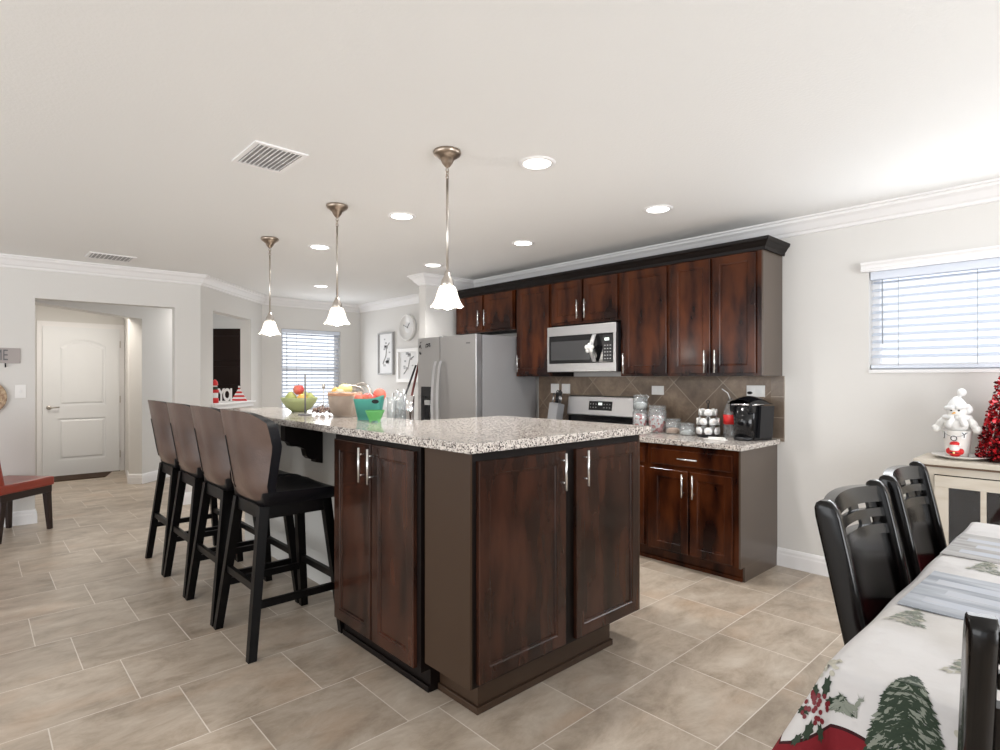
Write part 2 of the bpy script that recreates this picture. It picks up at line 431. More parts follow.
sweep('trim_1', [(3.0, WY), (-5.105, WY), (-5.105, 3.62), (-5.225, 3.62), (-5.225, 4.45), (-8.02, 4.45), (-8.02, 2.95), (-6.81, 1.845), (-7.20, -4.2)], CROWN, CEIL, 1)
sweep('baseboard_kitchen', [(3.0, WY), (-1.70, WY)], BASE, 0, 1)
sweep('baseboard_nook', [(-8.02, 4.45), (-8.02, 2.95), (-6.81, 1.845), (-6.826, 1.60), (-6.96, 1.60)], BASE, 0, 1)
sweep('baseboard_entry', [(-7.04, .445), (-6.901, .445), (-7.20, -4.2)], BASE, 0, 1)
r0 = O-e2*.0; r1 = O-e2*.17
sweep('baseboard_hall', [(O+e1*1.9).to_2d()[:], O.to_2d()[:], r1.to_2d()[:], (-9.95, 1.70)], BASE, 0, 1)

# ------------------------------------------------------------------ windows
def window(n, X, w, z0, z1, rail=True):
    """local: x along wall 0..w, y outward (away from room)"""
    r = struct(empty('window_%d' % n)); r.matrix_world = X
    b = mb('trim')
    f = .045
    b.box(0, w, .07, .13, z0, z0+f); b.box(0, w, .07, .13, z1-f, z1); b.box(0, f, .07, .13, z0+f, z1-f); b.box(w-f, w, .07, .13, z0+f, z1-f)
    if rail: b.box(f, w-f, .075, .125, (z0+z1)/2-.02, (z0+z1)/2+.02)
    b.build('window_frame', r)
    mb('pane').box(f, w-f, .098, .102, z0+f, z1-f).build('window_pane', r)
    mb('trim').box(-.0, w, -.012, .07, z0-.018, z0+.004, .003).build('window_sill', r)
    return r
Xk = Matrix.Translation((-5.20+4.085, WY, 0))
window(1, Xk, 1.865, 1.41, 2.055, rail=False)
Xn = Matrix.Translation((-8.02, 3.22, 0)) @ Matrix.Rotation(PI/2, 4, 'Z')
window(2, Xn, .90, .90, 2.06)
def blind(label, X, w, z0, z1, pitch, ang, cords, valance):
    r = tag(empty('window_blind'), label, 'blind'); r.matrix_world = X
    b = mb('blind'); z = z1-.075
    while z > z0+.05:
        R = Matrix.Translation((0, .035, z)) @ Matrix.Rotation(ang, 4, 'X')
        b.box(.012, w-.012, -.024, .024, -.0014, .0014, X=R); z -= pitch
    b.build('slats', r)
    mb('blind').box(.006, w-.006, .005, .06, z1-.055, z1-.003, .003).build('headrail', r)
    mb('blind').box(.008, w-.008, .012, .058, z0+.012, z0+.034, .004).build('bottom_rail', r)
    if valance:
        pr = [(-.045, 0), (-.05, .012), (-.042, .022), (-.042, .035), (-.052, .048), (-.052, .06), (0, .06), (0, 0)]
        mb('trim').prism([(y, z1-.004+zz) for y, zz in pr], 'x', -.035, w+.035).build('valance', r)
    for q in cords: mb('cord').tube([(q, .008, z1-.05), (q, .008, z0+.03)], .0016, 5).build('ladder_cord', r)
    mb('cord').tube([(.075, .0, z1-.06), (.077, -.002, z0+.30 if valance is False else z0+.17)], .004, 6).build('wand', r)
blind('white horizontal blind on the wide kitchen window above the cream sideboard', Xk, 1.865, 1.41, 2.055, .048, .42, (.16, .55, .95, 1.35, 1.7), True)
blind('white horizontal blind on the far window of the breakfast nook', Xn, .90, .90, 2.06, .052, .42, (.22, .45, .70), False)
# neighbouring house seen through the right-hand blind
nh = thing('neighbour_house', 'pale neighbouring house with dark window trim seen through the kitchen blind', 'house', (-2.0, 11.5, 0))
mb('white').box(-6, 9, 0, .3, -.4, 3.0).build('wall_front_face', nh)
for x0, x1 in ((1.2, 2.0), (2.3, 3.1)):
    f = mb('grey_frame'); f.box(x0, x1, -.06, 0, 1.35, 1.43); f.box(x0, x1, -.06, 0, 2.5, 2.58); f.box(x0, x0+.07, -.06, 0, 1.35, 2.58); f.box(x1-.07, x1, -.06, 0, 1.35, 2.58)
    f.build('house_window', nh)

# ------------------------------------------------------------------ front door
d1 = struct(empty('door_1', (-9.985, .72, 0)))      # local y 0..0.89 along +Y, x toward the room
def rect_ring(b, rects, mats=None):
    """nested outlines (list of point lists) joined into a stepped panel; last one filled"""
    rows = [[b.bm.verts.new(p) for p in r] for r in rects]; n = len(rows[0])
    for a, c in zip(rows, rows[1:]): b._fin([b.bm.faces.new((a[k], a[(k+1) % n], c[(k+1) % n], c[k])) for k in range(n)])
    b._fin([b.bm.faces.new(rows[-1])]); return rows
b = mb('door_white'); DW, DH = .885, 2.07
xf = .045
def arch(y0, y1, z0, z1, rise, x, n=8):
    pts = [(x, y0, z0), (x, y1, z0), (x, y1, z1-rise)]
    for i in range(1, n): t = i/n; pts.append((x, y1+(y0-y1)*t, z1-rise+rise*math.sin(PI*t)))
    pts.append((x, y0, z1-rise)); return pts
def inset(a, k, x, rise): return arch(a[0]+k, a[1]-k, a[2]+k, a[3]-k, rise, x)
P1 = (.17, .715, .98, 1.90); P2 = (.17, .715, .22, .80)
# slab: sides + front split into strips around the two panels
b.box(0, .03, 0, DW, .008, DH)
for (z0, z1, y0, y1) in ((.008, P2[2], 0, DW), (P2[3], P1[2], 0, DW), (P1[3], DH, 0, DW), (P2[2], P2[3], 0, P2[0]), (P2[2], P2[3], P2[1], DW), (P1[2], P1[3], 0, P1[0]), (P1[2], P1[3], P1[1], DW)):
    b.box(.03, xf, y0, y1, z0, z1)
# arch fillers in the upper panel corners
n = 8; rise = .09
for i in range(n):
    ta, tb = i/n, (i+1)/n
    ya, yb = P1[1]+(P1[0]-P1[1])*ta, P1[1]+(P1[0]-P1[1])*tb
    za, zb = P1[3]-rise+rise*math.sin(PI*ta), P1[3]-rise+rise*math.sin(PI*tb)
    b.prism([(ya, za), (yb, zb), (yb, P1[3]), (ya, P1[3])], 'x', .03, xf)
for P, rs in ((P1, rise), (P2, 0.0001)):
    rect_ring(b, [inset(P, .022, .0301, rs), inset(P, .045, .042, rs), inset(P, .055, .042, rs)])
dl = b.build('door_panel', d1)
h = mb('nickel'); h.lathe([(0, .012), (.028, .012), (.03, 0), (0, 0)], n=16, X=Matrix.Translation((xf, .07, .955)) @ Matrix.Rotation(PI/2, 4, 'Y'))
h.tube([(xf+.01, .07, .955), (xf+.05, .07, .955), (xf+.055, .10, .955), (xf+.052, .18, .958)], .009, 8); h.build('door_handle', d1)
h = mb('nickel')
for z in (.25, 1.05, 1.85): h.box(.035, .052, .884, .897, z-.05, z+.05)
h.build('hinge', d1)
f = mb('trim'); f.box(-.02, .02, -.060, -.001, 0, 2.071); f.box(-.02, .02, .886, .945, 0, 2.071); f.box(-.02, .02, -.060, .945, 2.071, 2.14); f.build('door_frame', d1)
mb('black').box(-.005, .03, -.008, .893, 0, .012).build('threshold', d1)
tag(mb('mat_brown').prism([(-9.90, .72), (-9.45, .72), (-9.45, 1.36), (-9.90, 1.50)], 'z', .001, .012).build('door_mat'), 'dark brown doormat lying before the white front door', 'doormat')

# brown door seen through the pass-through
d2 = struct(empty('door_2', tuple(O+e1*2.06), PI/4))   # local x along e2, -y toward camera side... local y along -e1
b = mb('dark_door'); b.box(-.36, .46, -.01, .03, .005, 2.17)
for z0, z1 in ((.15, .75), (.85, 1.15), (1.25, 1.55), (1.65, 2.05)): b.box(-.25, .35, -.022, -.01, z0, z1, .006)
b.build('door_panel', d2)
f = mb('trim'); f.box(.46, .52, -.04, .03, 0, 2.17); f.box(-.42, -.36, -.04, .03, 0, 2.17); f.build('door_frame', d2)

# pass-through sill on the diagonal wall
dd = (DB-DA).normalized(); nn = Vector((dd.y, -dd.x, 0))   # into the hall side sign checked below
XD = Matrix(((dd.x, -dd.y, 0, DA.x), (dd.y, dd.x, 0, DA.y), (0, 0, 1, 0), (0, 0, 0, 1)))  # local x along wall; local -y... left normal = y
# left normal of DA->DB points (-dd.y, dd.x) = away from hall? wall thickness used side=-1 -> hall is local -y; room is local +y... 
b = mb('trim'); b.box(.225, 1.335, -.045, .17, 1.045, 1.068, .003, X=XD); b.box(.25, 1.31, -.024, 0, .995, 1.045, .003, X=XD)
struct(b.build('trim_2'))

# ------------------------------------------------------------------ cabinets
def door_mesh(b, w, h, x0=0, z0=0, fr=.058, t=.02):
    """shaker door, front at y=-t, back at y=0"""
    def R(i, y): return [(x0+i, y, z0+i), (x0+w-i, y, z0+i), (x0+w-i, y, z0+h-i), (x0+i, y, z0+h-i)]
    rect_ring(b, [R(0, 0), R(0, -t+.003), R(.003, -t), R(fr-.004, -t), R(fr, -t+.004), R(fr+.006, -t+.0045), R(fr+.009, -t+.011)])
    b.poly([p for p in R(0, 0)][::-1]); return b
def pull(parent, x, z, vert=True, L=.165, y=-.02):
    b = mb('handle'); o = .032; a = L*.3
    if vert:
        b.tube([(x, y-o, z-L/2), (x, y-o, z+L/2)], .0062, 10)
        for s in (-a, a): b.tube([(x, y, z+s), (x, y-o, z+s)], .0042, 8)
    else:
        b.tube([(x-L/2, y-o, z), (x+L/2, y-o, z)], .0062, 10)
        for s in (-a, a): b.tube([(x+s, y, z), (x+s, y-o, z)], .0042, 8)
    return b.build('handle', parent)
def cabinet(name, label, cat, loc, rz, w, d, z0, z1, doors, drawers=(), m='cherry', side='laminate_glare', ends=(False, False), toe=0, group=None, toe_in=.06, pm=None):
    """front plane at local y=0, body behind (+y). doors: (x0,x1,z0,z1,handle x,handle z)"""
    r = thing(name, label, cat, loc, rz, group)
    b = mb(pm or m)
    b.mt('carcass').box(0, w, .019, d, z0, z1)
    b.mt(pm or m).box(0, w, 0, .0189, z0, z1)
    b.build('carcass', r)
    for k, e in enumerate(ends):
        if e:
            x = 0 if k == 0 else w
            mb(side).box(x-(.012 if k == 0 else 0), x+(.012 if k else 0), .0, d, z0, z1, .001).build('side_panel', r)
    if toe:
        b = mb(pm or m); b.box(.0, w, toe_in, d, 0, toe); b.box(0, w, toe_in-.012, toe_in, 0, .028, .003); b.build('toe_kick', r)
    for (x0, x1, a, c, hx, hz) in doors:
        o = door_mesh(mb(m), x1-x0, c-a, x0, a).build('door', r)
        if hx is not None: pull(o, hx, hz)
    for (x0, x1, a, c) in drawers:
        def R(i, y): return [(x0+i, y, a+i), (x1-i, y, a+i), (x1-i, y, c-i), (x0+i, y, c-i)]
        b = mb(m); rect_ring(b, [R(0, 0), R(0, -.014), R(.008, -.02)]); b.poly(R(0, 0)[::-1]); o = b.build('drawer', r)
        pull(o, (x0+x1)/2, (a+c)/2, False, .15)
    return r
UY = 3.99; UZ0, UZ1 = 1.375, 2.26; g = 'dark cherry wall cabinets along the kitchen wall'
UD = WY-UY-.004
cabinet('upper_cabinet', 'low dark cherry double-door wall cabinet above the steel refrigerator', 'wall cabinet', (-5.04, UY, 0), 0, .94, UD, 1.845, UZ1,
        ((.03, .465, 1.865, 2.235, .43, 1.99), (.50, .925, 1.865, 2.235, .53, 1.99)), group=g)
cabinet('upper_cabinet', 'tall narrow dark wall cabinet between refrigerator and microwave', 'wall cabinet', (-4.073, UY, 0), 0, .462, UD, UZ0, UZ1,
        ((.02, .445, 1.395, 2.235, .06, 1.50),), group=g)
cabinet('upper_cabinet', 'short dark cherry double-door wall cabinet directly above the microwave', 'wall cabinet', (-3.609, UY, 0), 0, .779, UD, 1.845, UZ1,
        ((.02, .375, 1.865, 2.235, .345, 1.97), (.40, .755, 1.865, 2.235, .43, 1.97)), group=g)
cabinet('upper_cabinet', 'tall single-door wall cabinet just right of the microwave, handle low on the left', 'wall cabinet', (-2.828, UY, 0), 0, .456, UD, UZ0, UZ1,
        ((.03, .435, 1.395, 2.235, .055, 1.48),), group=g)
cabinet('upper_cabinet', 'tall double-door wall cabinet at the right end above the coffee maker', 'wall cabinet', (-2.370, UY, 0), 0, .70, UD, UZ0, UZ1,
        ((.02, .335, 1.395, 2.235, .305, 1.48), (.352, .665, 1.395, 2.235, .385, 1.48)), ends=(False, True), group=g)
# crown of the wall cabinets
CC = [(0, 0), (.010, 0), (.014, .022), (.024, .034), (.034, .052), (.046, .062), (.050, .082), (0, .082)]
b = mb('carcass'); P = [Vector(p) for p in ((-5.045, UY-.001, 0), (-1.653, UY-.001, 0), (-1.653, WY-.002, 0))]; rows = []
for i, p in enumerate(P):
    off = [Vector((0, -1, 0)), Vector((1, -1, 0)), Vector((1, 0, 0))][i]
    rows.append([b.bm.verts.new(p+off*o+Vector((0, 0, UZ1-.02+h))) for o, h in CC])
for a, c in zip(rows, rows[1:]): b._fin([b.bm.faces.new((a[k], a[(k+1) % 8], c[(k+1) % 8], c[k])) for k in range(8)])
b._fin([b.bm.faces.new(rows[0]), b.bm.faces.new(rows[-1][::-1])])
tag(b.build('cabinet_crown'), 'dark stepped crown moulding along the top of the wall cabinets', 'crown moulding')

# base cabinets on the kitchen wall
BY = 3.72; BD = WY-BY-.004; g = 'dark cherry base cabinets under the kitchen wall counter'
cabinet('base_cabinet', 'dark cherry base cabinet with one drawer and two doors at the right end', 'base cabinet', (-2.395, BY, 0), 0, .69, BD, .10, .88,
        ((.035, .335, .115, .70, .305, .60), (.35, .655, .115, .70, .385, .60)), ((.035, .655, .73, .845),), ends=(False, True), toe=.10, group=g)
mb('laminate_glare').box(-1.705, -1.693, BY+.06, WY-.004, 0, .10).build('end_toe').name = 'toe_panel'
tp = bpy.data.objects['toe_panel']; tp.parent = [o for o in COL.objects if o.name.startswith('base_cabinet')][-1]; tp.location = (2.395, -BY, 0)
cabinet('base_cabinet', 'dark cherry base cabinet with drawers just right of the range', 'base cabinet', (-2.838, BY, 0), 0, .441, BD, .10, .88,
        ((.02, .42, .115, .70, .385, .60),), ((.02, .42, .73, .845),), toe=.10, group=g)
cabinet('base_cabinet', 'dark cherry base cabinet between the refrigerator and the range', 'base cabinet', (-4.055, BY, 0), 0, .435, BD, .10, .88,
        ((.02, .415, .115, .70, .38, .60),), ((.02, .415, .73, .845),), toe=.10, group=g)
tag(mb('granite').box(-2.84, -1.668, 3.68, WY-.014, .882, .918, .004).build('countertop'), 'speckled granite wall countertop right of the range', 'countertop')
tag(mb('granite').box(-4.05, -3.622, 3.68, WY-.014, .882, .918, .004).build('countertop'), 'small speckled granite countertop left of the range under the knives', 'countertop')
b = mb('backsplash_tile'); b.box(-4.07, -1.735, WY-.012, WY-.001, .90, 1.374)
b.mt('border_tile').box(-1.735, -1.642, WY-.012, WY-.001, .90, 1.374)
tag(b.build('backsplash'), 'brown stone tile backsplash laid diagonally behind the range', 'backsplash')

# wall outlets
def outlet(label, x, z, y=WY-.012, w=.075, h=.115, horiz=False):
    r = thing('wall_outlet', label, 'outlet', (x, y, z), 0, 'white outlet plates on the backsplash')
    mb('plate_white').box(-w/2, w/2, -.007, 0, -h/2, h/2, .002).build('cover_plate', r)
    b = mb('white')
    if horiz:
        for s in (-.03, .03): b.box(s-.022, s+.022, -.01, -.006, -.016, .016, .001)
    else:
        for s in (-.024, .024): b.box(-.017, .017, -.01, -.006, s-.017, s+.017, .001)
    b.build('socket', r)
outlet('left one of the two white outlet plates above the knife block', -3.845, 1.255, w=.105, h=.095)
outlet('right one of the two white outlet plates above the knife block', -3.70, 1.255, w=.105, h=.095)
outlet('white outlet plate above the glass jars, middle of the backsplash', -2.675, 1.255, w=.115, h=.075, horiz=True)
outlet('white outlet plate behind the coffee maker', -1.845, 1.262, w=.135, h=.085, horiz=True)

# ------------------------------------------------------------------ microwave
mw = thing('microwave', 'stainless over-range microwave with black glass door and curved handle', 'microwave', (-3.605, 3.93, 1.415))
b = mb('black_plastic'); b.box(0, .77, .03, .386, 0, .41); b.build('body', mw)
b = mb('steel'); b.box(0, .77, 0, .03, .325, .41, .003); b.box(0, .77, 0, .03, 0, .075, .003); b.box(0, .022, 0, .03, .075, .325); b.box(.742, .77, 0, .03, .075, .325); b.build('front_frame', mw)
b = mb('black_gloss'); b.box(.022, .742, .004, .03, .075, .325); b.build('door', mw)
gg = bpy.data.materials.new('mw_glass'); mat('mw_window', (.05, .05, .052), .15)
mb('mw_window').box(.045, .50, .001, .004, .105, .275).build('window', mw)
b = mb('fridge_handle'); pts = []
b.grid(lambda u, v: (.555+.045*(v-.5)*1.0, -.012-.045*math.sin(PI*u), .085+.235*u), 14, 2, thick=.006); b.build('handle', mw)
bl = mb('plush')
for a in range(5): t = a*2*PI/5+.3; bl.ball((.54+.03*math.cos(t), -.062, .20+.026*math.sin(t)), .02, (1, .5, 1), 10)
bl.ball((.54, -.068, .20), .018, n=10)
tag(bl.build('bow', None, (-3.605, 3.93, 1.415)), 'small white bow tied on the microwave handle', 'bow')
b = mb('black_plastic'); b.box(.635, .735, .0, .004, .09, .31); b.mt('led').box(.655, .70, -.002, 0, .262, .285)
b.mt('grey_frame')
for i in range(3):
    for j in range(5): b.box(.65+i*.028, .664+i*.028, -.0015, 0, .105+j*.028, .113+j*.028)
b.build('control_panel', mw)

# ------------------------------------------------------------------ range
rg = thing('range', 'stainless electric range with black cooktop below the microwave', 'range', (-3.618, 3.66, 0))
b = mb('steel_side'); b.box(0, .776, .03, .64, .03, .895); b.build('body', rg)
mb('black_gloss').box(-.002, .778, .0, .60, .895, .925, .004).build('cooktop', rg)
b = mb('grey_frame')
for x, y, r in ((.2, .16, .1), (.58, .16, .08), (.2, .42, .08), (.58, .42, .1)): b.lathe([(r-.004, .0255), (r, .026), (r, .0265), (r-.004, .0265)], (x, y, .9), 28)
b.build('burner', rg)
bk = mb('black_gloss').box(.0, .776, .585, .64, .925, 1.01).build('backguard', rg)
b = mb('steel'); b.prism([(.575, 1.01), (.565, 1.02), (.59, 1.185), (.60, 1.195), (.64, 1.195), (.64, 1.01)], 'x', .0, .776); b.build('backguard_cover', rg)
Xp = Matrix.Translation((.388, .5785, 1.105)) @ Matrix.Rotation(math.radians(-8.6), 4, 'X')
b = MB(); b.mt('black_gloss').box(-.13, .13, -.004, .002, -.042, .042, X=Xp); b.mt('led').box(-.02, .02, -.006, -.004, .006, .028, X=Xp)
b.mt('grey_frame')
for i in range(8):
    for j in range(2):
        if abs(i-3.5) > 1: b.box(-.115+i*.031, -.105+i*.031, -.0055, -.004, -.02+j*.03, -.012+j*.03, X=Xp)
b.build('control_panel', rg)
b = mb('steel'); b.box(.005, .771, 0, .03, .25, .86, .004); b.mt('black_gloss').box(.10, .676, -.003, .0, .36, .70); o = b.build('oven_door', rg)
b = mb('steel'); b.tube([(.08, -.045, .79), (.696, -.045, .79)], .011, 10)
for x in (.1, .676): b.tube([(x, 0, .79), (x, -.045, .79)], .008, 8)
b.build('handle', o)
mb('steel').box(.005, .771, 0, .03, .04, .235, .004).build('drawer', rg)

# ------------------------------------------------------------------ refrigerator
FX, FY = -5.03, 3.47
fr = thing('refrigerator', 'stainless side-by-side refrigerator with ice dispenser against the wing wall', 'refrigerator', (FX, FY, 0))
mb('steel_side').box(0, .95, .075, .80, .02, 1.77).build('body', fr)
seam = .385
dl = mb('steel')
# left door with dispenser recess: strips around
x0, x1, z0, z1 = .055, .245, .90, 1.27
dl.box(.002, x0, 0, .07, .06, 1.775); dl.box(x1, seam-.003, 0, .07, .06, 1.775); dl.box(x0, x1, 0, .07, .06, z0); dl.box(x0, x1, 0, .07, z1, 1.775)
dl = dl.build('freezer_door', fr)
b = mb('black_gloss'); b.box(x0, x1, .05, .07, z0, z1); b.mt('black_plastic').box(x0, x1, .003, .05, 1.17, z1)
b.mt('grey_frame').box(x0+.045, x1-.05, .012, .04, 1.08, 1.13); b.box(x0+.01, x1-.01, .006, .049, z0+.001, z0+.02); b.build('ice_dispenser', dl)
dr = mb('steel').box(seam+.003, .948, 0, .07, .06, 1.775, .006).build('fridge_door', fr)
for par, x in ((dl, seam-.045), (dr, seam+.040)):
    b = mb('fridge_handle')
    b.grid(lambda u, v: (x-.020+.040*v, -.018-.05*math.sin(PI*u)**.6, .62+.91*u), 18, 2, thick=.012); b.build('handle', par)
b = mb('black_plastic'); b.box(.01, .94, .03, .08, 0.0, .055); b.build('kick_grille', fr)
b = mb('grey_frame'); b.box(seam-.02, seam+.03, .01, .10, 1.776, 1.785); b.build('hinge_cover', fr)
b = mb('grey_print')
b.box(.80, .86, -.0015, 0, 1.688, 1.70); b.build('badge', dr)
# stickers on the freezer door
for k, (x, z, wd, hh) in enumerate(((.028, 1.665, .04, .07), (.02, 1.60, .045, .035), (.135, 1.665, .085, .05))):
    b = mb('black_plastic')
    for i in range(7):
        a = random.random(); c = random.random()
        b.tube([(x+wd*a, -.003, z+hh*c), (x+wd*min(1, a+.4*random.random()), -.003, z+hh*min(1, c+.5*random.random()))], .0035, 5)
    b.ball((x+wd*.5, -.003, z+hh*.4), .009, (1, .3, 1), 8)
    tag(b.build('fridge_magnet', None, (FX, FY, 0)), ('small black figure magnet at the top left corner of the refrigerator', 'tiny black magnet below the figure magnet on the freezer door', 'black branch-shaped magnet near the middle top of the freezer door')[k], 'magnet', 'black magnets on the freezer door')

# mop and broom leaning beside the refrigerator
def stick(name, label, a, c, m, r=.014, head=None):
    t = thing(name, label, 'broom', (a[0], a[1], 0), group='long handled cleaning tools beside the refrigerator')
    A = Vector(a)-Vector((a[0], a[1], 0)); B = Vector(c)-Vector((a[0], a[1], 0))
    mb(m).tube([A, B], r, 10).build('pole', t)
    mb(head or 'black_plastic').box(-.14, .14, -.03, .03, 0.0, .10, .01).build('head', t)
stick('mop', 'dark red pole of a mop leaning left of the refrigerator', (-5.31, 3.30, .08), (-5.13, 3.56, 1.56), 'rust', .012)
stick('broom', 'black pole of a broom leaning left of the refrigerator', (-5.43, 3.12, .08), (-5.22, 3.575, 1.50), 'black_plastic', .011)

# ------------------------------------------------------------------ island
CT = 1.109
b = mb('granite')
b.prism([(-5.0, 1.385), (-1.665, 1.385), (-1.665, 2.615), (-2.80, 2.615), (-2.80, 1.945), (-5.0, 1.945)], 'z', CT-.038, CT)
es = [e for e in b.bm.edges if abs(e.verts[0].co.z-e.verts[1].co.z) < 1e-6]
bmesh.ops.bevel(b.bm, geom=es, offset=.005, segments=2, affect='EDGES')
tag(b.build('countertop'), 'long L-shaped speckled granite bar top of the island', 'countertop')
tag(mb('granite').box(-5.0, -2.815, 1.935, 2.62, .882, .918, .004).build('countertop'), 'lower granite sink counter on the kitchen side of the island', 'countertop')
struct(mb('island_wall').box(-4.98, -2.80, 1.69, 1.93, 0, CT-.04).build('wall_island'))
# end cabinet, facing the dining area
ec = cabinet('island_cabinet', 'espresso two-door end cabinet of the island facing the dining table', 'island cabinet', (-1.712, 1.435, 0), PI/2, 1.135, .30, .145, CT-.04,
        ((.02, .535, .16, 1.034, .498, .945), (.61, 1.11, .16, 1.034, .655, .945)), m='espresso', side='laminate_dark', ends=(True, True), pm='carcass')  # near-black face frame paints the shadow between the doors
b = mb('laminate_dark'); b.box(.075, .96, .055, .31, 0, .145); b.box(.063, .972, .043, .31, 0, .03, .004); b.build('toe_kick', ec)
b = mb('laminate_dark'); b.box(.26, 1.135, .302, 1.07, .145, CT-.04); b.box(.26, .96, .312, 1.05, 0, .145); b.build('back_body', ec)
# side cabinet, facing the stools
sc = cabinet('island_cabinet', 'narrow espresso two-door island cabinet beside the nearest bar stool', 'island cabinet', (-2.80, 1.412, 0), 0, .775, .27, .10, CT-.04,
        ((.02, .385, .115, 1.045, .335, .945), (.398, .745, .115, 1.045, .418, .945)), m='espresso', side='laminate_dark', toe=.10, toe_in=.05, pm='carcass')  # door gap shadow put into the frame colour here too
for k, x in enumerate((-3.60, -4.42)):
    pr = [(1.44, 1.072), (1.44, .965), (1.465, .955), (1.48, .93), (1.53, .925), (1.57, .905), (1.58, .86), (1.60, .84), (1.64, .835), (1.64, .815), (1.688, .805), (1.688, 1.072)]
    c = mb('carcass').prism(pr, 'x', x, x+.07).build('corbel')
    tag(c, ('dark scrolled corbel under the bar top nearest the island cabinet', 'dark scrolled corbel under the bar top mostly behind the nearest stool')[k], 'corbel', 'corbels under the island bar')
sk = cabinet('sink_cabinet', 'dark cabinet run under the lower sink counter of the island', 'base cabinet', (-2.81, 2.58, 0), PI, 2.17, .63, .10, .88,
        ((.03, .53, .115, .85, .49, .75), (.55, 1.05, .115, .85, .59, .75), (1.10, 1.60, .115, .85, 1.56, .75), (1.62, 2.12, .115, .85, 1.66, .75)), toe=.10)
# faucet
fc = thing('faucet', 'brushed nickel gooseneck faucet behind the teal bin on the island', 'faucet', (-3.88, 2.08, .919))
b = mb('nickel'); b.lathe([(0, 0), (.03, 0), (.03, .008), (.02, .02), (.017, .05)], n=16); b.build('base', fc)
b = mb('nickel'); pts = [(0, 0, .02), (0, 0, .22)]+[(.10*(1-math.cos(t))*1.0, .06*(1-math.cos(t))/2, .27+.13*math.sin(t)) for t in [PI*i/10 for i in range(0, 11)]]+[(.20, .06, .22)]
b.tube(pts, .013, 10); b.build('spout', fc)
mb('nickel').tube([(0, 0, .04), (-.04, -.02, .06), (-.09, -.03, .09)], .006, 8).build('lever', fc)

# ------------------------------------------------------------------ bar stools
def stool():
    r = thing('bar_stool', '', 'bar stool')
    # back shell: width curve with wings, local +y forward; origin floor centre, base about .5 x .5
    def shell(u, v):
        x = (u-.5)*2
        w = .240*(1-.07*(1-v)**2)
        z = .745+.455*v-.065*abs(x)**6*v**3+.025*abs(x)**6*(1-v)**4
        y = -.200-.078*v+.12*abs(x)**3.2*(.35+.65*min(1, v*1.6))
        if v < .12: y += .02*(1-v/.12)
        return (x*w, y, z)
    b = mb('leather'); b.grid(lambda u, v: shell(u, v), 24, 14); bk = b.build('backrest', r)
    b = mb('black_leather')
    def inner(u, v):
        x, y, z = shell(u, v); return (x*.97, y+.036+.020*abs((u-.5)*2)**4*(.4+.6*v), z-.004)
    b.grid(inner, 24, 14)
    # rim band
    loopU = [(0, j/14) for j in range(15)]+[(i/24, 1) for i in range(1, 25)]+[(1, 1-j/14) for j in range(1, 15)]+[(1-i/24, 0) for i in range(1, 25)]
    a = [b.bm.verts.new(shell(u, v)) for u, v in loopU]; c = [b.bm.verts.new(inner(u, v)) for u, v in loopU]
    b._fin([b.bm.faces.new((a[k], a[(k+1) % len(a)], c[(k+1) % len(a)], c[k])) for k in range(len(a))], True)
    b.build('back_cushion', bk, recalc=False)
    s = mb('black'); s.tube([(shell(.36, v/10)[0], shell(.36, v/10)[1]-.002, shell(.36, v/10)[2]) for v in range(1, 8)], .0035, 6)
    s.build('seam', bk)
    # seat cushion
    def top(u, v):
        x, y = (u-.5)*2, v
        yy = -.165+.43*y; w = .232-.012*abs(y-.5)
        z = .775-.022*math.cos(x*PI/2)*math.sin(PI*min(1, y*1.1))-.018*max(0, (y-.8)/.2)**2+.018*abs(x)**3*(1-y*.6)
        return (x*w, yy, z)
    b = mb('black_leather'); b.grid(top, 16, 14)
    n1, n2 = 16, 14
    loopU = [(0, j/n2) for j in range(n2+1)]+[(i/n1, 1) for i in range(1, n1+1)]+[(1, 1-j/n2) for j in range(1, n2+1)]+[(1-i/n1, 0) for i in range(1, n1)]
    a = [b.bm.verts.new(top(u, v)) for u, v in loopU]; c = [b.bm.verts.new((top(u, v)[0]*.95, top(u, v)[1]*.97, .722)) for u, v in loopU]
    b._fin([b.bm.faces.new((a[k], a[(k+1) % len(a)], c[(k+1) % len(a)], c[k])) for k in range(len(a))], True)
    b._fin([b.bm.faces.new(c)]); b.build('seat', r)
    b = mb('black_wood'); b.box(-.185, .185, -.165, -.135, .655, .722, .002); b.box(-.185, .185, .165, .195, .655, .722, .002); b.box(-.19, -.16, -.15, .18, .655, .722, .002); b.box(.16, .19, -.15, .18, .655, .722, .002); b.build('apron', r)
    L = {}
    for sx in (-1, 1):
        for sy, yt, yb in ((-1, -.15, -.235), (1, .18, .245)):
            pt = (sx*.172, yt, .722); pb = (sx*.25, yb, 0); L[sx, sy] = (Vector(pb), Vector(pt))
            mb('black_wood').bar(pb, pt, .038, .040, .044, .048).build('leg', r)
    def at(k, z): a, c = L[k]; return a+(c-a)*(z/c.z)
    for z, ks in ((.33, ((-1, -1), (1, -1))), (.30, ((-1, 1), (1, 1))), (.25, ((-1, -1), (-1, 1))), (.25, ((1, -1), (1, 1)))):
        mb('black_wood').bar(at(ks[0], z), at(ks[1], z), .022, .036).build('stretcher', r)
    return r
st0 = stool()
SL = ('bar stool nearest the camera, beside the island cabinet', 'second bar stool from the island cabinet, dark leather back', 'third bar stool from the island cabinet, between two others', 'farthest bar stool, last of the row toward the front door')
for k, x in enumerate((-3.08, -3.635, -4.19, -4.74)):
    o = st0 if k == 0 else copy_tree(st0)
    o.location = (x, 1.225, 0); o['label'] = SL[k]; o['group'] = 'dark leather bar stools along the island'

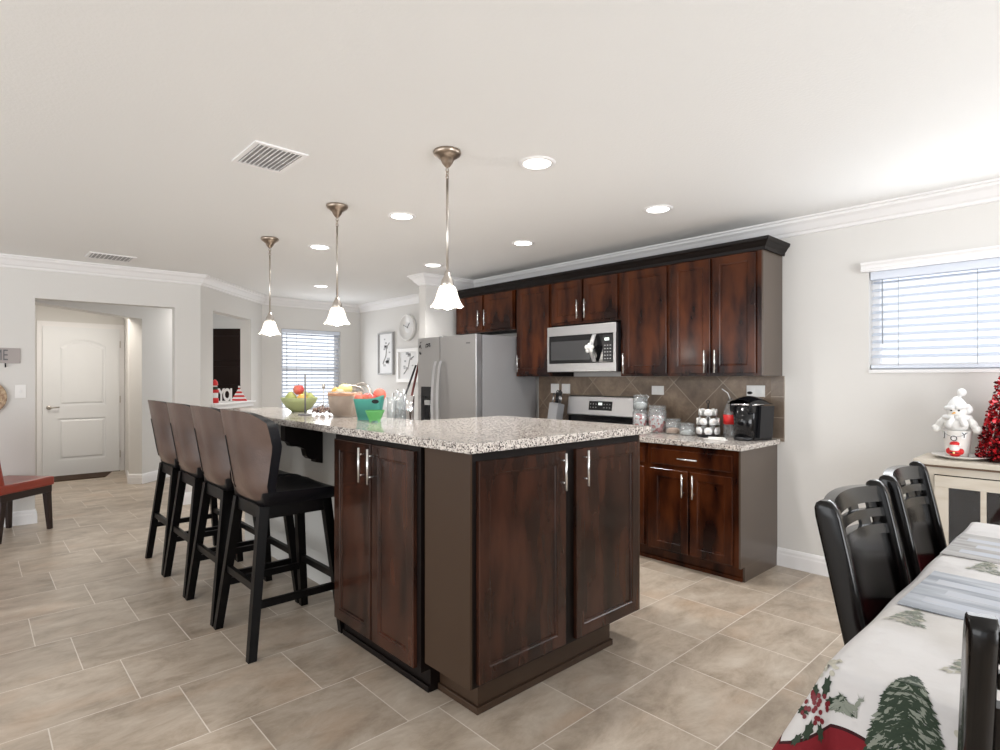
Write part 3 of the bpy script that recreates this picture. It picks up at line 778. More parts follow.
# ------------------------------------------------------------------ ceiling lights, vents, pendants
cans = [(-2.061, 2.168), (-3.369, 2.19), (-3.361, 3.367), (-2.078, 3.347), (-4.636, 2.19), (-4.621, 3.367), (-6.602, 3.135)]
CL = ('round recessed ceiling light nearest the camera, largest of them', 'recessed ceiling light between the two nearer pendant rods', 'recessed ceiling light above the microwave', 'recessed ceiling light above the right end wall cabinet', 'recessed ceiling light left of the middle pendant', 'recessed ceiling light above the refrigerator, close to the near pendant rod', 'smallest recessed ceiling light above the breakfast nook')
r = thing('ceiling_light', CL[0], 'ceiling light')
mb('trim').lathe([(.070, 0), (.073, -.006), (.092, -.008), (.098, 0)], n=32).build('trim_ring', r)
mb('can_glow').lathe([(0, -.004), (.071, -.004), (.071, 0), (0, 0)], n=32).build('diffuser', r)
for k, (x, y) in enumerate(cans):
    o = r if k == 0 else copy_tree(r); o.location = (x, y, CEIL); o['label'] = CL[k]; o['group'] = 'recessed ceiling lights'
    l = bpy.data.lights.new('can_lamp', 'SPOT'); l.energy = 48; l.spot_size = math.radians(125); l.spot_blend = .9; l.color = (1, .98, .95); l.shadow_soft_size = .07
    q = bpy.data.objects.new('can_lamp', l); COL.objects.link(q); q.location = (x, y, CEIL-.03)
def vent(label, x, y, lx, ly, rz=0):
    v = thing('ceiling_vent', label, 'vent', (x, y, CEIL), rz, 'white ceiling air vents')
    b = mb('trim'); t = .022
    b.box(-lx/2, lx/2, -ly/2, -ly/2+t, -.008, 0, .001); b.box(-lx/2, lx/2, ly/2-t, ly/2, -.008, 0, .001); b.box(-lx/2, -lx/2+t, -ly/2+t, ly/2-t, -.008, 0); b.box(lx/2-t, lx/2, -ly/2+t, ly/2-t, -.008, 0); b.build('frame', v)
    mb('vent_back').box(-lx/2+t, lx/2-t, -ly/2+t, ly/2-t, -.002, -.0005).build('backing', v)
    b = mb('trim'); n = 10
    for i in range(n):
        yy = -ly/2+t+(ly-2*t)*(i+.5)/n
        R = Matrix.Translation((0, yy, -.007)) @ Matrix.Rotation(.6, 4, 'X')
        for sx in (-1, 1): b.box(min(sx*.008, sx*(lx/2-t)), max(sx*.008, sx*(lx/2-t)), -.009, .009, -.001, .001, X=R)
    b.build('louvre', v)
vent('square white air vent in the ceiling left of the pendants', -2.93, 1.115, .34, .26)
vent('flat white air vent in the ceiling close to the entry wall', -6.34, .955, .30, .36)

pd = thing('pendant_lamp', '', 'pendant lamp')
b = mb('bronze_nickel'); b.lathe([(0, 0), (.066, 0), (.070, -.010), (.062, -.022), (.050, -.03), (.034, -.042), (.026, -.06), (.012, -.078), (0, -.082)], n=28); b.build('canopy', pd)
b = mb('bronze_nickel')
for k in range(3):
    pts = [(.008*math.cos(t)*(k % 2), .008*math.cos(t)*((k+1) % 2), -.094-.017*k+.013*math.sin(t)) for t in [2*PI*i/10 for i in range(11)]]
    b.tube(pts, .0022, 5, cap=False)
b.build('chain', pd)
mb('nickel').tube([(0, 0, -.135), (0, 0, -.605)], .0065, 10).build('rod', pd)
mb('nickel').lathe([(0, -.595), (.012, -.597), (.016, -.615), (.030, -.64), (.032, -.655), (.032, -.664), (0, -.664)], n=24).build('socket_cup', pd)
def flare(t):
    return None
b = mb('alabaster'); prof = [(.030, -.663), (.038, -.668), (.045, -.682), (.050, -.698), (.055, -.717), (.062, -.737), (.072, -.756), (.083, -.768)]
n = 40; rings = []
for i, (rr, z) in enumerate(prof):
    k = max(0, (i-4)/3.)
    rings.append([b.bm.verts.new((rr*(1+.022*k*math.cos(8*2*PI*j/n))*math.cos(2*PI*j/n), rr*(1+.022*k*math.cos(8*2*PI*j/n))*math.sin(2*PI*j/n), z-.003*k*math.cos(8*2*PI*j/n))) for j in range(n)])
fs = []
for a, c in zip(rings, rings[1:]):
    for j in range(n): fs.append(b.bm.faces.new((a[j], a[(j+1) % n], c[(j+1) % n], c[j])))
b._fin(fs, True); bmesh.ops.solidify(b.bm, geom=fs, thickness=.003)
for f in b.bm.faces: f.smooth = True
b.build('lamp_shade', pd)
mb('bulb').lathe([(0, -.66), (.014, -.665), (.018, -.69), (.028, -.73), (.030, -.752), (.022, -.776), (0, -.784)], n=18).build('bulb', pd)
PL = ('nearest and largest pendant lamp with frosted bell shade', 'middle pendant lamp with frosted bell shade over the bar', 'farthest pendant lamp, hung before the pass-through')
for k, (x, y) in enumerate(((-2.255, 1.73), (-3.446, 1.747), (-4.622, 1.762))):
    o = pd if k == 0 else copy_tree(pd); o.location = (x, y, CEIL); o['label'] = PL[k]; o['group'] = 'pendant lamps over the island bar'
    l = bpy.data.lights.new('pendant_glow', 'POINT'); l.energy = 4; l.color = (1, .94, .86); l.shadow_soft_size = .04
    q = bpy.data.objects.new('pendant_glow', l); COL.objects.link(q); q.location = (x, y, CEIL-.83)

# ------------------------------------------------------------------ dining chairs
def chair():
    """faces +y; origin on the floor under the seat centre; width .52"""
    r = thing('dining_chair', '', 'chair')
    def rake(z): return -.20-.20*max(0, z-.45)-.02*max(0, z-.8)
    for s in (-1, 1):
        b = mb('chair_wood'); N = 12; rows = []
        zs = [0, .2, .43, .55, .7, .85, .96, .985, 1.0, 1.008]
        for i, z in enumerate(zs):
            y = rake(z) if z > .45 else -.20-.05*(1-z/.45)
            hw = .017; hd = [.020, .024, .027, .029, .031, .032, .032, .029, .021, .008][i]
            rows.append([b.bm.verts.new((s*.243+a*hw, y+c*hd, z)) for a, c in ((-1, -.8), (-.8, -1), (.8, -1), (1, -.8), (1, .8), (.8, 1), (-.8, 1), (-1, .8))])
        for a, c in zip(rows, rows[1:]): b._fin([b.bm.faces.new((a[k], a[(k+1) % 8], c[(k+1) % 8], c[k])) for k in range(8)], True)
        b._fin([b.bm.faces.new(rows[0]), b.bm.faces.new(rows[-1])]); b.build('back_post', r)
    def slat(z0, z1, x0=-.228, x1=.228, th=.016, bow=.035, off=0, crown=0):
        b = mb('chair_wood'); n = 14; rows = []
        for i in range(n+1):
            x = x0+(x1-x0)*i/n; q = (1-(x/.228)**2); cz = crown*q
            def P(z, o): return (x, rake(z)-bow*q+o+off, z+cz)
            rows.append([b.bm.verts.new(P(z0, -th/2)), b.bm.verts.new(P(z1, -th/2)), b.bm.verts.new(P(z1, th/2)), b.bm.verts.new(P(z0, th/2))])
        for a, c in zip(rows, rows[1:]): b._fin([b.bm.faces.new((a[k], a[(k+1) % 4], c[(k+1) % 4], c[k])) for k in range(4)], True)
        b._fin([b.bm.faces.new(rows[0]), b.bm.faces.new(rows[-1])])
        b.bm.normal_update()
        for e in b.bm.edges:
            if len(e.link_faces) == 2 and e.calc_face_angle(0) > .6: e.smooth = False
        return b
    slat(.940, .992, th=.030, crown=.010).build('top_rail', r)
    slat(.893, .920, off=.006, crown=.010).build('lattice_slat', r)
    for x, w_ in ((.17, .10), (-.075, .055), (-.19, .04)): slat(.912, .945, x-w_/2, x+w_/2, th=.010, off=-.004, crown=.009).build('lattice_upright', r)
    for x, w_ in ((.115, .05), (-.13, .06), (.215, .025)): slat(.862, .900, x-w_/2, x+w_/2, th=.010, off=-.004, crown=.009).build('lattice_upright', r)
    slat(.838, .868, th=.028, crown=.012).build('cross_rail', r)
    slat(.49, .842, th=.012, crown=.010).build('back_panel', r)
    mb('black_leather').box(-.245, .245, -.19, .25, .425, .475, .018).build('seat', r)
    b = mb('chair_wood'); b.box(-.235, .235, -.185, .235, .37, .43, .003); b.build('apron', r)
    for s in (-1, 1): mb('chair_wood').bar((s*.225, .215, 0), (s*.225, .215, .40), .036, .036, .046, .046).build('leg', r)
    return r
ch = chair()
for k, (x, y, rz, l) in enumerate(((-.262, 2.055, -PI/2, 'black lattice-back dining chair nearer the camera on the left side of the table'),
                                   (-.265, 2.70, -PI/2+.02, 'black lattice-back dining chair farther along the table, nearest the cream sideboard'),
                                   (.000, 1.475, 0.30, 'black dining chair at the table end, cut off at the lower right edge'))):
    o = ch if k == 0 else copy_tree(ch); o.location = (x, y, 0); o.rotation_euler = (0, 0, rz); o['label'] = l; o['group'] = 'black dining chairs around the table'

# ------------------------------------------------------------------ dining table and cloth
TX0, TX1, TY0, TY1, TZ = -.405, .56, 1.34, 3.08, .758
tb = thing('dining_table', 'dark dining table hidden under the christmas tablecloth', 'table', ((TX0+TX1)/2, (TY0+TY1)/2, 0))
hx, hy = (TX1-TX0)/2, (TY1-TY0)/2
mb('chair_wood').box(-hx+.005, hx-.005, -hy+.005, hy-.005, .725, .757, .004).build('tabletop', tb)
mb('chair_wood').box(-hx+.06, hx-.06, -hy+.06, hy-.06, .69, .725, .002).build('apron', tb)
for sx in (-1, 1):
    for sy in (-1, 1): mb('chair_wood').bar((sx*(hx-.13), sy*(hy-.12), 0), (sx*(hx-.13), sy*(hy-.12), .69), .05, .05, .08, .08).build('leg', tb)
OH = .27; BAND = .125
def cloth(a, c, lift=0):
    """a, c: flat cloth coordinates in metres from the table's near-left corner"""
    ox = min(0, a) if a < 0 else max(0, a-(TX1-TX0)); oy = min(0, c) if c < 0 else max(0, c-(TY1-TY0))
    px = TX0+min(max(a, 0), TX1-TX0); py = TY0+min(max(c, 0), TY1-TY0)
    o = math.hypot(ox, oy)
    if o < 1e-6:
        w = .0016*math.sin(a*23+c*7)*math.sin(c*17-a*5)+.0012*math.sin(c*41+a*13)+.0006*math.sin(c*83-a*31)
        return Vector((px, py, TZ+.003+w+lift))
    dx, dy = ox/o, oy/o; corner = min(1, abs(dx*dy)*2)
    r = min(o, .02)
    wave = (.010*math.sin(a*19+1.0)*abs(dy)+.012*math.sin(c*15)*abs(dx))*min(1, o/.12)
    k = .10+.42*corner if (ox < 0) else .10+.3*corner
    side = abs(dx) > .999
    if side: k = .05
    out = r*.8+(o-r)*k*1.0+wave*(1-corner)
    drop = r*.25+(o-r)*math.sqrt(max(.05, 1-k*k))
    return Vector((px+dx*(out+lift), py+dy*(out+lift), TZ+.002-drop+lift*.4))
b = MB(); b.mt('white'); 
clm = mat('cloth', (.60, .585, .58), .9, bump=(9, .9), vary=((1, 1, 1), (.52, .50, .48), 3.2, .45, .65)); mat('cloth_red', (.20, .008, .014), .7); mat('cloth_hem', (.05, .004, .006), .8)
W_, H_ = TX1-TX0+2*OH, TY1-TY0+2*OH
nu, nv = 84, 120; V = [[None]*(nv+1) for _ in range(nu+1)]
b.mats = []; b.mt('cloth')
nt = M['cloth'].node_tree; bs = nt.nodes['Principled BSDF']; uvn = nt.nodes.new('ShaderNodeUVMap'); uvn.uv_map = 'cloth_plane'
sp_ = nt.nodes.new('ShaderNodeSeparateXYZ'); nt.links.new(uvn.outputs[0], sp_.inputs[0])
ua, uc = sp_.outputs[0], sp_.outputs[1]; mn = lambda *q: math_node(nt, *q)
ea = mn('MINIMUM', mn('ADD', ua, OH), mn('SUBTRACT', TX1-TX0+OH, ua)); ec_ = mn('MINIMUM', mn('ADD', uc, OH), mn('SUBTRACT', TY1-TY0+OH, uc))
wav = lambda q, f, p: mn('MULTIPLY', mn('SINE', mn('ADD', mn('MULTIPLY', q, f), p)), .016)
da_ = mn('SUBTRACT', ea, wav(uc, 17, 0.0)); dc_ = mn('SUBTRACT', ec_, wav(ua, 24, .9))
dist = mn('MINIMUM', da_, dc_); red_ = mn('LESS_THAN', dist, BAND); hem_ = mn('LESS_THAN', mn('ABSOLUTE', mn('SUBTRACT', dist, BAND)), .0035)
m1_ = nt.nodes.new('ShaderNodeMix'); m1_.data_type = 'RGBA'; m1_.inputs[7].default_value = (.17, .006, .012, 1)
old = bs.inputs['Base Color'].links[0].from_socket; nt.links.new(old, m1_.inputs[6]); nt.links.new(red_, m1_.inputs[0])
m2_ = nt.nodes.new('ShaderNodeMix'); m2_.data_type = 'RGBA'; m2_.inputs[7].default_value = (.03, .002, .004, 1)
nt.links.new(m1_.outputs[2], m2_.inputs[6]); nt.links.new(hem_, m2_.inputs[0]); nt.links.new(m2_.outputs[2], bs.inputs['Base Color'])
for i in range(nu+1):
    for j in range(nv+1):
        V[i][j] = b.bm.verts.new(cloth(-OH+W_*i/nu, -OH+H_*j/nv))
for i in range(nu):
    for j in range(nv):
        f = b.bm.faces.new((V[i][j], V[i+1][j], V[i+1][j+1], V[i][j+1])); f.smooth = True
uvl = b.bm.loops.layers.uv.new('cloth_plane')
for i in range(nu+1):
    for j in range(nv+1):
        for lp in V[i][j].link_loops: lp[uvl].uv = (-OH+W_*i/nu, -OH+H_*j/nv)
tc_ = b.build('tablecloth')
md = tc_.modifiers.new('thick', 'SOLIDIFY'); md.thickness = .0012; md.offset = -1
tag(tc_, 'white christmas tablecloth with printed fir tree, holly and dark red border', 'tablecloth')
# printed motifs, each a patch lying on the cloth
def patch(b, pts, lift=.0016): b.poly([cloth(*p, lift=lift) for p in pts])
rnd = random.Random(3)
def motif_tree(ca, base, h, w, m1, m2, n, name, label=None):
    b = MB(); b.mt(m1)
    for i in range(n):
        t = rnd.random()**.8; yy = base+h*(1-t); ww = w*.5*(t**.75)
        xx = ca+(rnd.random()*2-1)*ww; s = rnd.uniform(.006, .013); ang = rnd.uniform(-.5, .5)+(-.9 if xx < ca else .9)
        d = Vector((math.sin(ang), -math.cos(ang))); q = Vector((d.y, -d.x))*.35
        b.mt(m1 if rnd.random() < .72 else m2)
        P = Vector((xx, yy)); pts = [P-d*s, P+q*s, P+d*s, P-q*s]
        patch(b, pts, lift=.0014+.0010*rnd.random())
    o = b.build(name, tc_, recalc=False)
    if label: lab(o, label)
motif_tree(.128, -.150, .195, .135, 'dark_green', 'leaf_grey', 1500, 'printed_tree', 'printed snowy fir tree')
motif_tree(.20, .12, .16, .09, 'leaf_grey', 'leaf_pale', 160, 'printed_tree')
motif_tree(.05, .33, .13, .08, 'leaf_grey', 'leaf_pale', 130, 'printed_tree')
motif_tree(.12, .95, .13, .10, 'leaf_grey', 'leaf_pale', 120, 'printed_tree')
motif_tree(.018, -.098, .03, .05, 'leaf_grey', 'dark_green', 60, 'printed_shrub')
# deer
b = mb('leaf_grey')
def blob(b, c, a, e, rot=0, n=9, lift=.002): patch(b, [(c[0]+a*math.cos(t)*math.cos(rot)-e*math.sin(t)*math.sin(rot), c[1]+a*math.cos(t)*math.sin(rot)+e*math.sin(t)*math.cos(rot)) for t in [2*PI*k/n for k in range(n)]], lift)
D = (.038, -.082)
blob(b, D, .010, .006); blob(b, (D[0]+.009, D[1]+.010), .004, .008, -.5); blob(b, (D[0]+.014, D[1]+.019), .006, .0032, .2)
for x in (-.008, -.005, .005, .008): patch(b, [(D[0]+x-.001, D[1]-.004), (D[0]+x+.001, D[1]-.004), (D[0]+x+.001, D[1]-.018), (D[0]+x-.001, D[1]-.018)])
for x in (.011, .016): patch(b, [(D[0]+x, D[1]+.02), (D[0]+x+.0015, D[1]+.02), (D[0]+x+.004*(1 if x > .012 else -1), D[1]+.031)])
b.build('printed_deer', tc_, recalc=False)
# holly at the corner
HC = (-.048, -.098)
b = mb('dark_green')
for (dx, dy, ang, s) in ((.030, .040, 1.2, .026), (.045, .012, .1, .022), (-.02, -.045, -2.2, .026), (-.035, .0, 2.7, .024), (.012, -.05, -1.4, .022), (-.05, -.06, -2.6, .02), (.0, .035, 1.8, .02)):
    pts = []
    for k in range(14):
        t = 2*PI*k/14; rr = (1 if k % 2 == 0 else .62); px, py = s*math.cos(t)*rr, s*.5*math.sin(t)*rr
        pts.append((HC[0]+dx+px*math.cos(ang)-py*math.sin(ang), HC[1]+dy+px*math.sin(ang)+py*math.cos(ang)))
    patch(b, pts, .0017)
b.build('printed_leaf', tc_, recalc=False)
b = mb('berry')
for k in range(30):
    t = rnd.random()*2*PI; q = .036*math.sqrt(rnd.random()); blob(b, (HC[0]+q*math.cos(t)*1.1+.004, HC[1]+q*math.sin(t)), .0055, .0055, lift=.0026+.0004*rnd.random())
b.build('printed_berries', tc_, recalc=False)
b = mb('leaf_pale')
for k in range(26):
    t = k/26; blob(b, (-.03+.05*rnd.random()-.02*t, -.035+.05*rnd.random()), .008*rnd.uniform(.6, 1.1), .006, lift=.0013)
for k in range(40): blob(b, (.20+.12*rnd.random(), -.02-.12*rnd.random()), .009*rnd.uniform(.5, 1.2), .006, rnd.random()*3, lift=.0013)
b.build('printed_stones', tc_, recalc=False)

# placemats
mat('placemat', (.24, .26, .29), .6, spec=.25, vary=((1, 6, 1), (.42, .44, .48), 3, .4, .6)); mat('placemat_light', (.40, .43, .49), .6, spec=.25, vary=((1, 6, 1), (.45, .46, .49), 6, .4, .6)); mat('placemat_taupe', (.27, .26, .25), .6, spec=.25, vary=((1, 6, 1), (.42, .41, .40), 5, .4, .6))
def placemat(label, x, y, w, d, rz, m, m2, curl=0):
    r = tag(mb(m).prism([(0, 0), (w, 0), (w, d), (0, d)], 'z', 0, .0022).build('placemat', None, (x, y, TZ+.0055)), label, 'placemat', 'grey plank-print placemats on the tablecloth'); r.rotation_euler = (0, 0, rz)
    b = mb(m2)
    for (x0, x1, y0, y1) in ((.04, .2, .06, .11), (.07, .3, .16, .21), (.03, .18, .25, .30), (.22, .40, .07, .12), (.22, .38, .26, .31)):
        b.box(x0*w/.45, min(x1, .43)*w/.45, y0, y1, .0022, .0026)
    b.build('printed_patch', r)
placemat('grey-blue plank-print placemat nearest the camera on the tablecloth', -.400, 1.80, .44, .385, -.03, 'placemat', 'placemat_light')
placemat('taupe plank-print placemat before the farther left-hand dining chair', -.415, 2.42, .44, .375, -.02, 'placemat_taupe', 'placemat_light')

# ------------------------------------------------------------------ sideboard and decorations
SX, SY = -.765, 3.95
sb = thing('sideboard', 'distressed cream sideboard with glazed doors under the kitchen window', 'sideboard', (SX, SY, 0))
SWd = 1.36
b = mb('cream'); b.box(-.03, SWd+.03, -.03, WY-SY-.02, .878, .905, .003); b.mt('brown_edge').box(-.018, SWd+.018, -.018, WY-SY-.025, .866, .878); b.build('top', sb)
b = mb('cream'); D_ = WY-SY-.03
b.box(0, .02, .02, D_-.015, .145, .866); b.box(SWd-.02, SWd, .02, D_-.015, .145, .866); b.box(0, SWd, D_-.015, D_, .145, .866); b.box(0, SWd, 0, D_, .12, .145)
b.box(0, SWd, 0, .02, .825, .866); b.box(0, .06, 0, .02, .145, .825); b.box(SWd-.06, SWd, 0, .02, .145, .825); b.box(1.30, 1.301, 0, .02, .145, .825); b.build('body', sb)
b = mb('glass_dark'); b.box(.02, SWd-.02, .03, D_-.015, .145, .86); b.build('interior', sb)
for k, (x0, x1) in enumerate(((.065, .485), (.495, .865), (.875, 1.295))):
    b = mb('cream'); f = .075
    f = .062; b.box(x0, x1, -.018, -.001, .15, .15+f, .002); b.box(x0, x1, -.018, -.001, .82-f, .82, .002); b.box(x0, x0+f, -.018, -.001, .15+f, .82-f); b.box(x1-f, x1, -.018, -.001, .15+f, .82-f)
    b.box((x0+x1)/2-.012, (x0+x1)/2+.012, -.016, -.002, .15+f, .82-f); o = b.build('door', sb)
    mb('pane').box(x0+f, x1-f, -.008, -.006, .15+f, .82-f).build('glass', o)
    b = mb('black'); b.ball(((x1-.035) if k < 2 else x0+.035, -.03, .5), .013, n=12); b.build('knob', o)
b = mb('white')
for i in range(4): b.box(.34+.0, .42, .06, .2, .42+i*.03, .435+i*.03)
b.build('shelf_item', sb)
for x in (.03, SWd-.03):
    for y in (.03, D_-.03): mb('cream').bar((x, y, 0), (x, y, .12), .035, .035, .05, .05).build('leg', sb)

TZs = .906
pc = (-.625, 4.10)
tag(mb('ceramic').lathe([(0, 0), (.075, 0), (.09, .006), (.135, .018), (.138, .022), (.09, .012), (0, .008)], n=36).build('plate', None, (pc[0]+.02, pc[1], TZs)), 'round white plate with raised rim holding the santa pot', 'plate')
pot = thing('ceramic_pot', 'white ceramic pot with JOY bunting and small santa relief', 'pot', (pc[0], pc[1]+.005, TZs+.010))
mb('ceramic').lathe([(0, 0), (.052, 0), (.058, .05), (.068, .142), (.071, .148), (.066, .148), (.062, .140), (0, .135)], n=32).build('body', pot)
# faces the camera: direction from the pot toward the camera
fa = math.atan2(-pc[1], -pc[0]) - .18
def onpot(ang, z, o=.002):
    z *= .86; r = .052+.016*z/.142+o; a = fa+ang; return Vector((r*math.cos(a), r*math.sin(a), z))
b = mb('white')
for ang, z in ((-.75, .145), (-.05, .122), (.62, .145)):
    p = [onpot(ang-.2, z+.022, .003), onpot(ang+.2, z+.022, .003), onpot(ang+.17, z-.024, .003), onpot(ang-.17, z-.024, .003)]
    b.poly(p)
b.build('bunting', pot, recalc=False)
mb('grey_frame').tube([onpot(a*.1, .165-.03*(1-(a/9)**2), .003) for a in range(-9, 10)], .0018, 5).build('string', pot)
for s, ang, z in (('J', -.75, .145), ('O', -.05, .122), ('Y', .62, .145)):
    p = onpot(ang, z, .0045); a = fa+ang
    text(s, .042, 'black_plastic', pot, p, (PI/2, 0, a+PI/2), depth=.0004)
sn = MB()
p = lambda ang, z, o=0: tuple(onpot(ang, z, o))
sn.mt('red').ball(p(0, .035, .0), .034, (.9, .9, .85), 14); sn.mt('plush').ball(p(0, .058, .006), .024, n=12)
sn.mt('skin').ball(p(0, .068, .014), .012, n=10); sn.mt('red').ball(p(0, .086, .002), .024, (1, 1, .7), 12); sn.mt('plush').ball(p(.32, .082, .004), .010, n=8); sn.mt('plush').ball(p(0, .078, .008), .022, (1, 1, .35), 12)
sn.mt('black').ball(p(0, .032, .006), .031, (.9, .9, .2), 12); sn.mt('yellow').ball(p(0, .032, .030), .006, n=8)
sn.mt('red').ball(p(-.42, .04, .008), .015, (1, 1, 1.2), 10); sn.mt('red').ball(p(.42, .04, .008), .015, (1, 1, 1.2), 10)
sn.build('santa_relief', pot)

sm = thing('snowman_plush', 'white plush snowman with knit hat and scarf perched on the pot', 'plush toy', (pc[0], pc[1]+.005, TZs+.150)); sm.scale = (.84, .84, .84)
fd = Vector((math.cos(fa), math.sin(fa), 0)); rt_ = Vector((-fd.y, fd.x, 0))   # rt_: toward image right
def sp(r, f, z): return tuple(rt_*r+fd*f+Vector((0, 0, z)))
mb('plush').ball((0, 0, .055), .075, (1, 1, .85), 20).build('body', sm)
b = mb('plush').ball((0, 0, .135), .058, (1, 1, .92), 20).build('head', sm)
for s in (-1, 1):
    b = mb('plush'); b.tube([sp(s*.05, .01, .095), sp(s*.085, .02, .06), sp(s*.105, .025, .025)], [.024, .024, .02], 10); b.ball(sp(s*.11, .028, .02), .026, n=12); b.build('arm', sm)
b = mb('black'); b.ball(sp(-.022, .053, .145), .006, n=8); b.ball(sp(.018, .054, .145), .006, n=8); b.build('eyes', sm)
mb('orange').tube([sp(-.004, .052, .130), sp(-.012, .085, .124)], [.008, .002], 8).build('nose', sm)
b = mb('white'); b.tube([sp(.066*math.sin(t), .066*math.cos(t), .098) for t in [2*PI*k/16 for k in range(17)]], .017, 8); b.tube([sp(-.005, .07, .095), sp(-.022, .083, .07), sp(-.035, .083, .035)], [.014, .017, .019], 8); b.tube([sp(.03, .07, .1), sp(.05, .075, .07), sp(.055, .075, .04)], [.016, .02, .02], 8); b.build('scarf', sm)
b = mb('white'); b.tube([sp(.058*math.sin(t), .058*math.cos(t), .165+.008*math.sin(t)) for t in [2*PI*k/16 for k in range(17)]], .015, 8); b.lathe([(.056, 0), (.050, .025), (.034, .05), (.018, .068), (0, .075)], (0, 0, .165), 18)
b.tube([sp(.005, 0, .225), sp(.018, 0, .25)], .012, 8); b.ball(sp(.024, 0, .265), .026, n=12); b.ball(sp(.062, .0, .150), .022, (1, 1, 1.3), 10); b.build('hat', sm)

tr = thing('tinsel_tree', 'red tinsel tabletop christmas tree cut off at the right edge', 'christmas tree', (-.385, 4.13, TZs))
mb('tinsel_dark').lathe([(.09, 0), (.12, .01), (.085, .14), (.055, .32), (.025, .50), (0, .62)], n=20).build('cone', tr)
rn = random.Random(5); b = MB()
for i in range(2600):
    z = .62*(1-math.sqrt(rn.random())); R0 = .142*(1-z/.64)**.85+.010; t = rn.random()*2*PI; rr = R0*rn.uniform(.85, 1.12)
    c = Vector((rr*math.cos(t), rr*math.sin(t), z+.012)); s = rn.uniform(.007, .014)
    u = Vector((rn.gauss(0, 1), rn.gauss(0, 1), rn.gauss(0, 1))).normalized(); v = u.cross(Vector((rn.gauss(0, 1), rn.gauss(0, 1), rn.gauss(0, 1)))).normalized()
    b.mt('tinsel' if rn.random() < .7 else 'tinsel_dark')
    b.poly([c+u*s, c+v*s*.7, c-u*s, c-v*s*.7])
o = b.build('tinsel', tr, recalc=False); o['kind'] = 'stuff'

# ------------------------------------------------------------------ entry side
rc = thing('side_chair', 'red leather parsons chair with dark legs at the left edge', 'chair', (-6.52, .20, 0), PI/2+.02)   # faces +x... local +y forward
rc.rotation_euler = (0, 0, math.radians(43)); rc.location = (-6.52, .185, 0); rc.scale = (.86, 1, 1)
mb('red_leather').box(-.25, .27, -.235, .30, .395, .475, .018).build('seat', rc)
b = mb('red_leather'); X = Matrix.Translation((0, -.20, .45)) @ Matrix.Rotation(math.radians(11), 4, 'X')
b.box(-.23, .26, -.045, .035, 0, .60, .02, X=X); b.build('backrest', rc)
mb('dark_leg').box(-.235, .255, -.21, .285, .335, .40, .004).build('apron', rc)
for sx, x in ((-1, -.205), (1, .225)):
    for y, dy in ((-.17, -.05), (.255, .02)):
        mb('dark_leg').bar((x+sx*.015, y+dy, 0), (x, y, .37), .034, .034, .052, .052).build('leg', rc)
# wall things on the entry wall (plane x = -6.866)
EX = -6.862
def entry_x(y): return -7.20+.39*(y+4.2)/6.045+.001
sw = thing('light_switch', 'white light switch plate on the entry wall left of the opening', 'light switch', (entry_x(.34), .34, 1.235))
mb('plate_white').box(0, .006, -.04, .04, -.062, .062, .002).build('cover_plate', sw)
mb('white').box(.006, .014, -.007, .007, -.012, .014, .002).build('toggle', sw)
sg = thing('wall_sign', 'grey wooden HOME sign cut off at the left edge of the photo', 'sign', (entry_x(.14), .145, 1.565))
mb('wood_sign').box(0, .02, -.27, .195, -.07, .07, .003).build('board', sg)
t = text('HOME', .135, 'grey_print', sg, (.0205, -.005, .0), (PI/2, 0, PI/2), depth=.002); t.scale = (.60, 1.05, 1)
hk = mb('black'); hk.tube([(.012, .09, -.07), (.02, .09, -.10), (.034, .09, -.105), (.034, .09, -.09)], .005, 6); hk.build('hook', sg)
wb = thing('woven_wall_basket', 'round woven tan wall basket cut off at the left edge', 'basket', (entry_x(.09), .085, 1.185))
Xb = Matrix.Rotation(PI/2, 4, 'Y')
b = mb('tan_woven'); b.lathe([(0, .006), (.05, .006), (.09, .01), (.13, .02), (.155, .035), (.162, .035), (.14, .012), (.09, .0), (0, 0)], n=36, X=Xb)
for k in range(9): b.lathe([(.02+.015*k, .008+.0002*k*k), (.027+.015*k, .014+.0002*k*k), (.034+.015*k, .008+.0002*k*k)], n=36, X=Xb)
b.build('weave', wb)
b = mb('rust'); b.lathe([(.085, .012), (.092, .020), (.10, .012)], n=36, X=Xb); lab(b.build('stripe', wb), 'dark red woven ring')

# nook pictures and clock
NY = 4.448
def frame(label, x0, x1, z0, z1, m, art, fw=.03):
    r = thing('picture_frame', label, 'picture', ((x0+x1)/2, NY, (z0+z1)/2), group='pictures on the breakfast nook wall'); w, h = (x1-x0)/2, (z1-z0)/2
    b = mb(m); b.box(-w, w, -.035, 0, h-fw, h, .003); b.box(-w, w, -.035, 0, -h, -h+fw, .003); b.box(-w, -w+fw, -.035, 0, -h+fw, h-fw); b.box(w-fw, w, -.035, 0, -h+fw, h-fw); b.build('frame', r)
    mb('paper_plain').box(-w+.01, w-.01, -.014, -.002, -h+.01, h-.01).build('mat_board', r)
    b = mb(art)
    k = random.Random(int(w*1000))
    for i in range(10): 
        cx, cz = k.uniform(-w*.5, w*.5), k.uniform(-h*.7, h*.75); s = k.uniform(.02, .05)
        b.box(cx-s, cx+s*.8, -.0155, -.014, cz-s*.5, cz+s*.4)
    b.tube([(-w*.4, -.016, -h*.5), (0, -.016, -h*.1), (w*.1, -.016, h*.3), (w*.45, -.016, h*.5)], .008, 5); b.build('artwork', r)
frame('tall narrow grey-framed print on the nook wall left of the clock', -7.44, -7.03, 1.41, 2.02, 'grey_frame', 'grey_frame', .022)
frame('square white-framed print below the clock, partly behind the refrigerator', -6.93, -6.38, 1.30, 1.77, 'plate_white', 'grey_frame', .05)
ck = thing('wall_clock', 'round white-rimmed wall clock above the framed print in the nook', 'clock', (-6.66, NY, 2.055))
Xc = Matrix.Rotation(PI/2, 4, 'X')
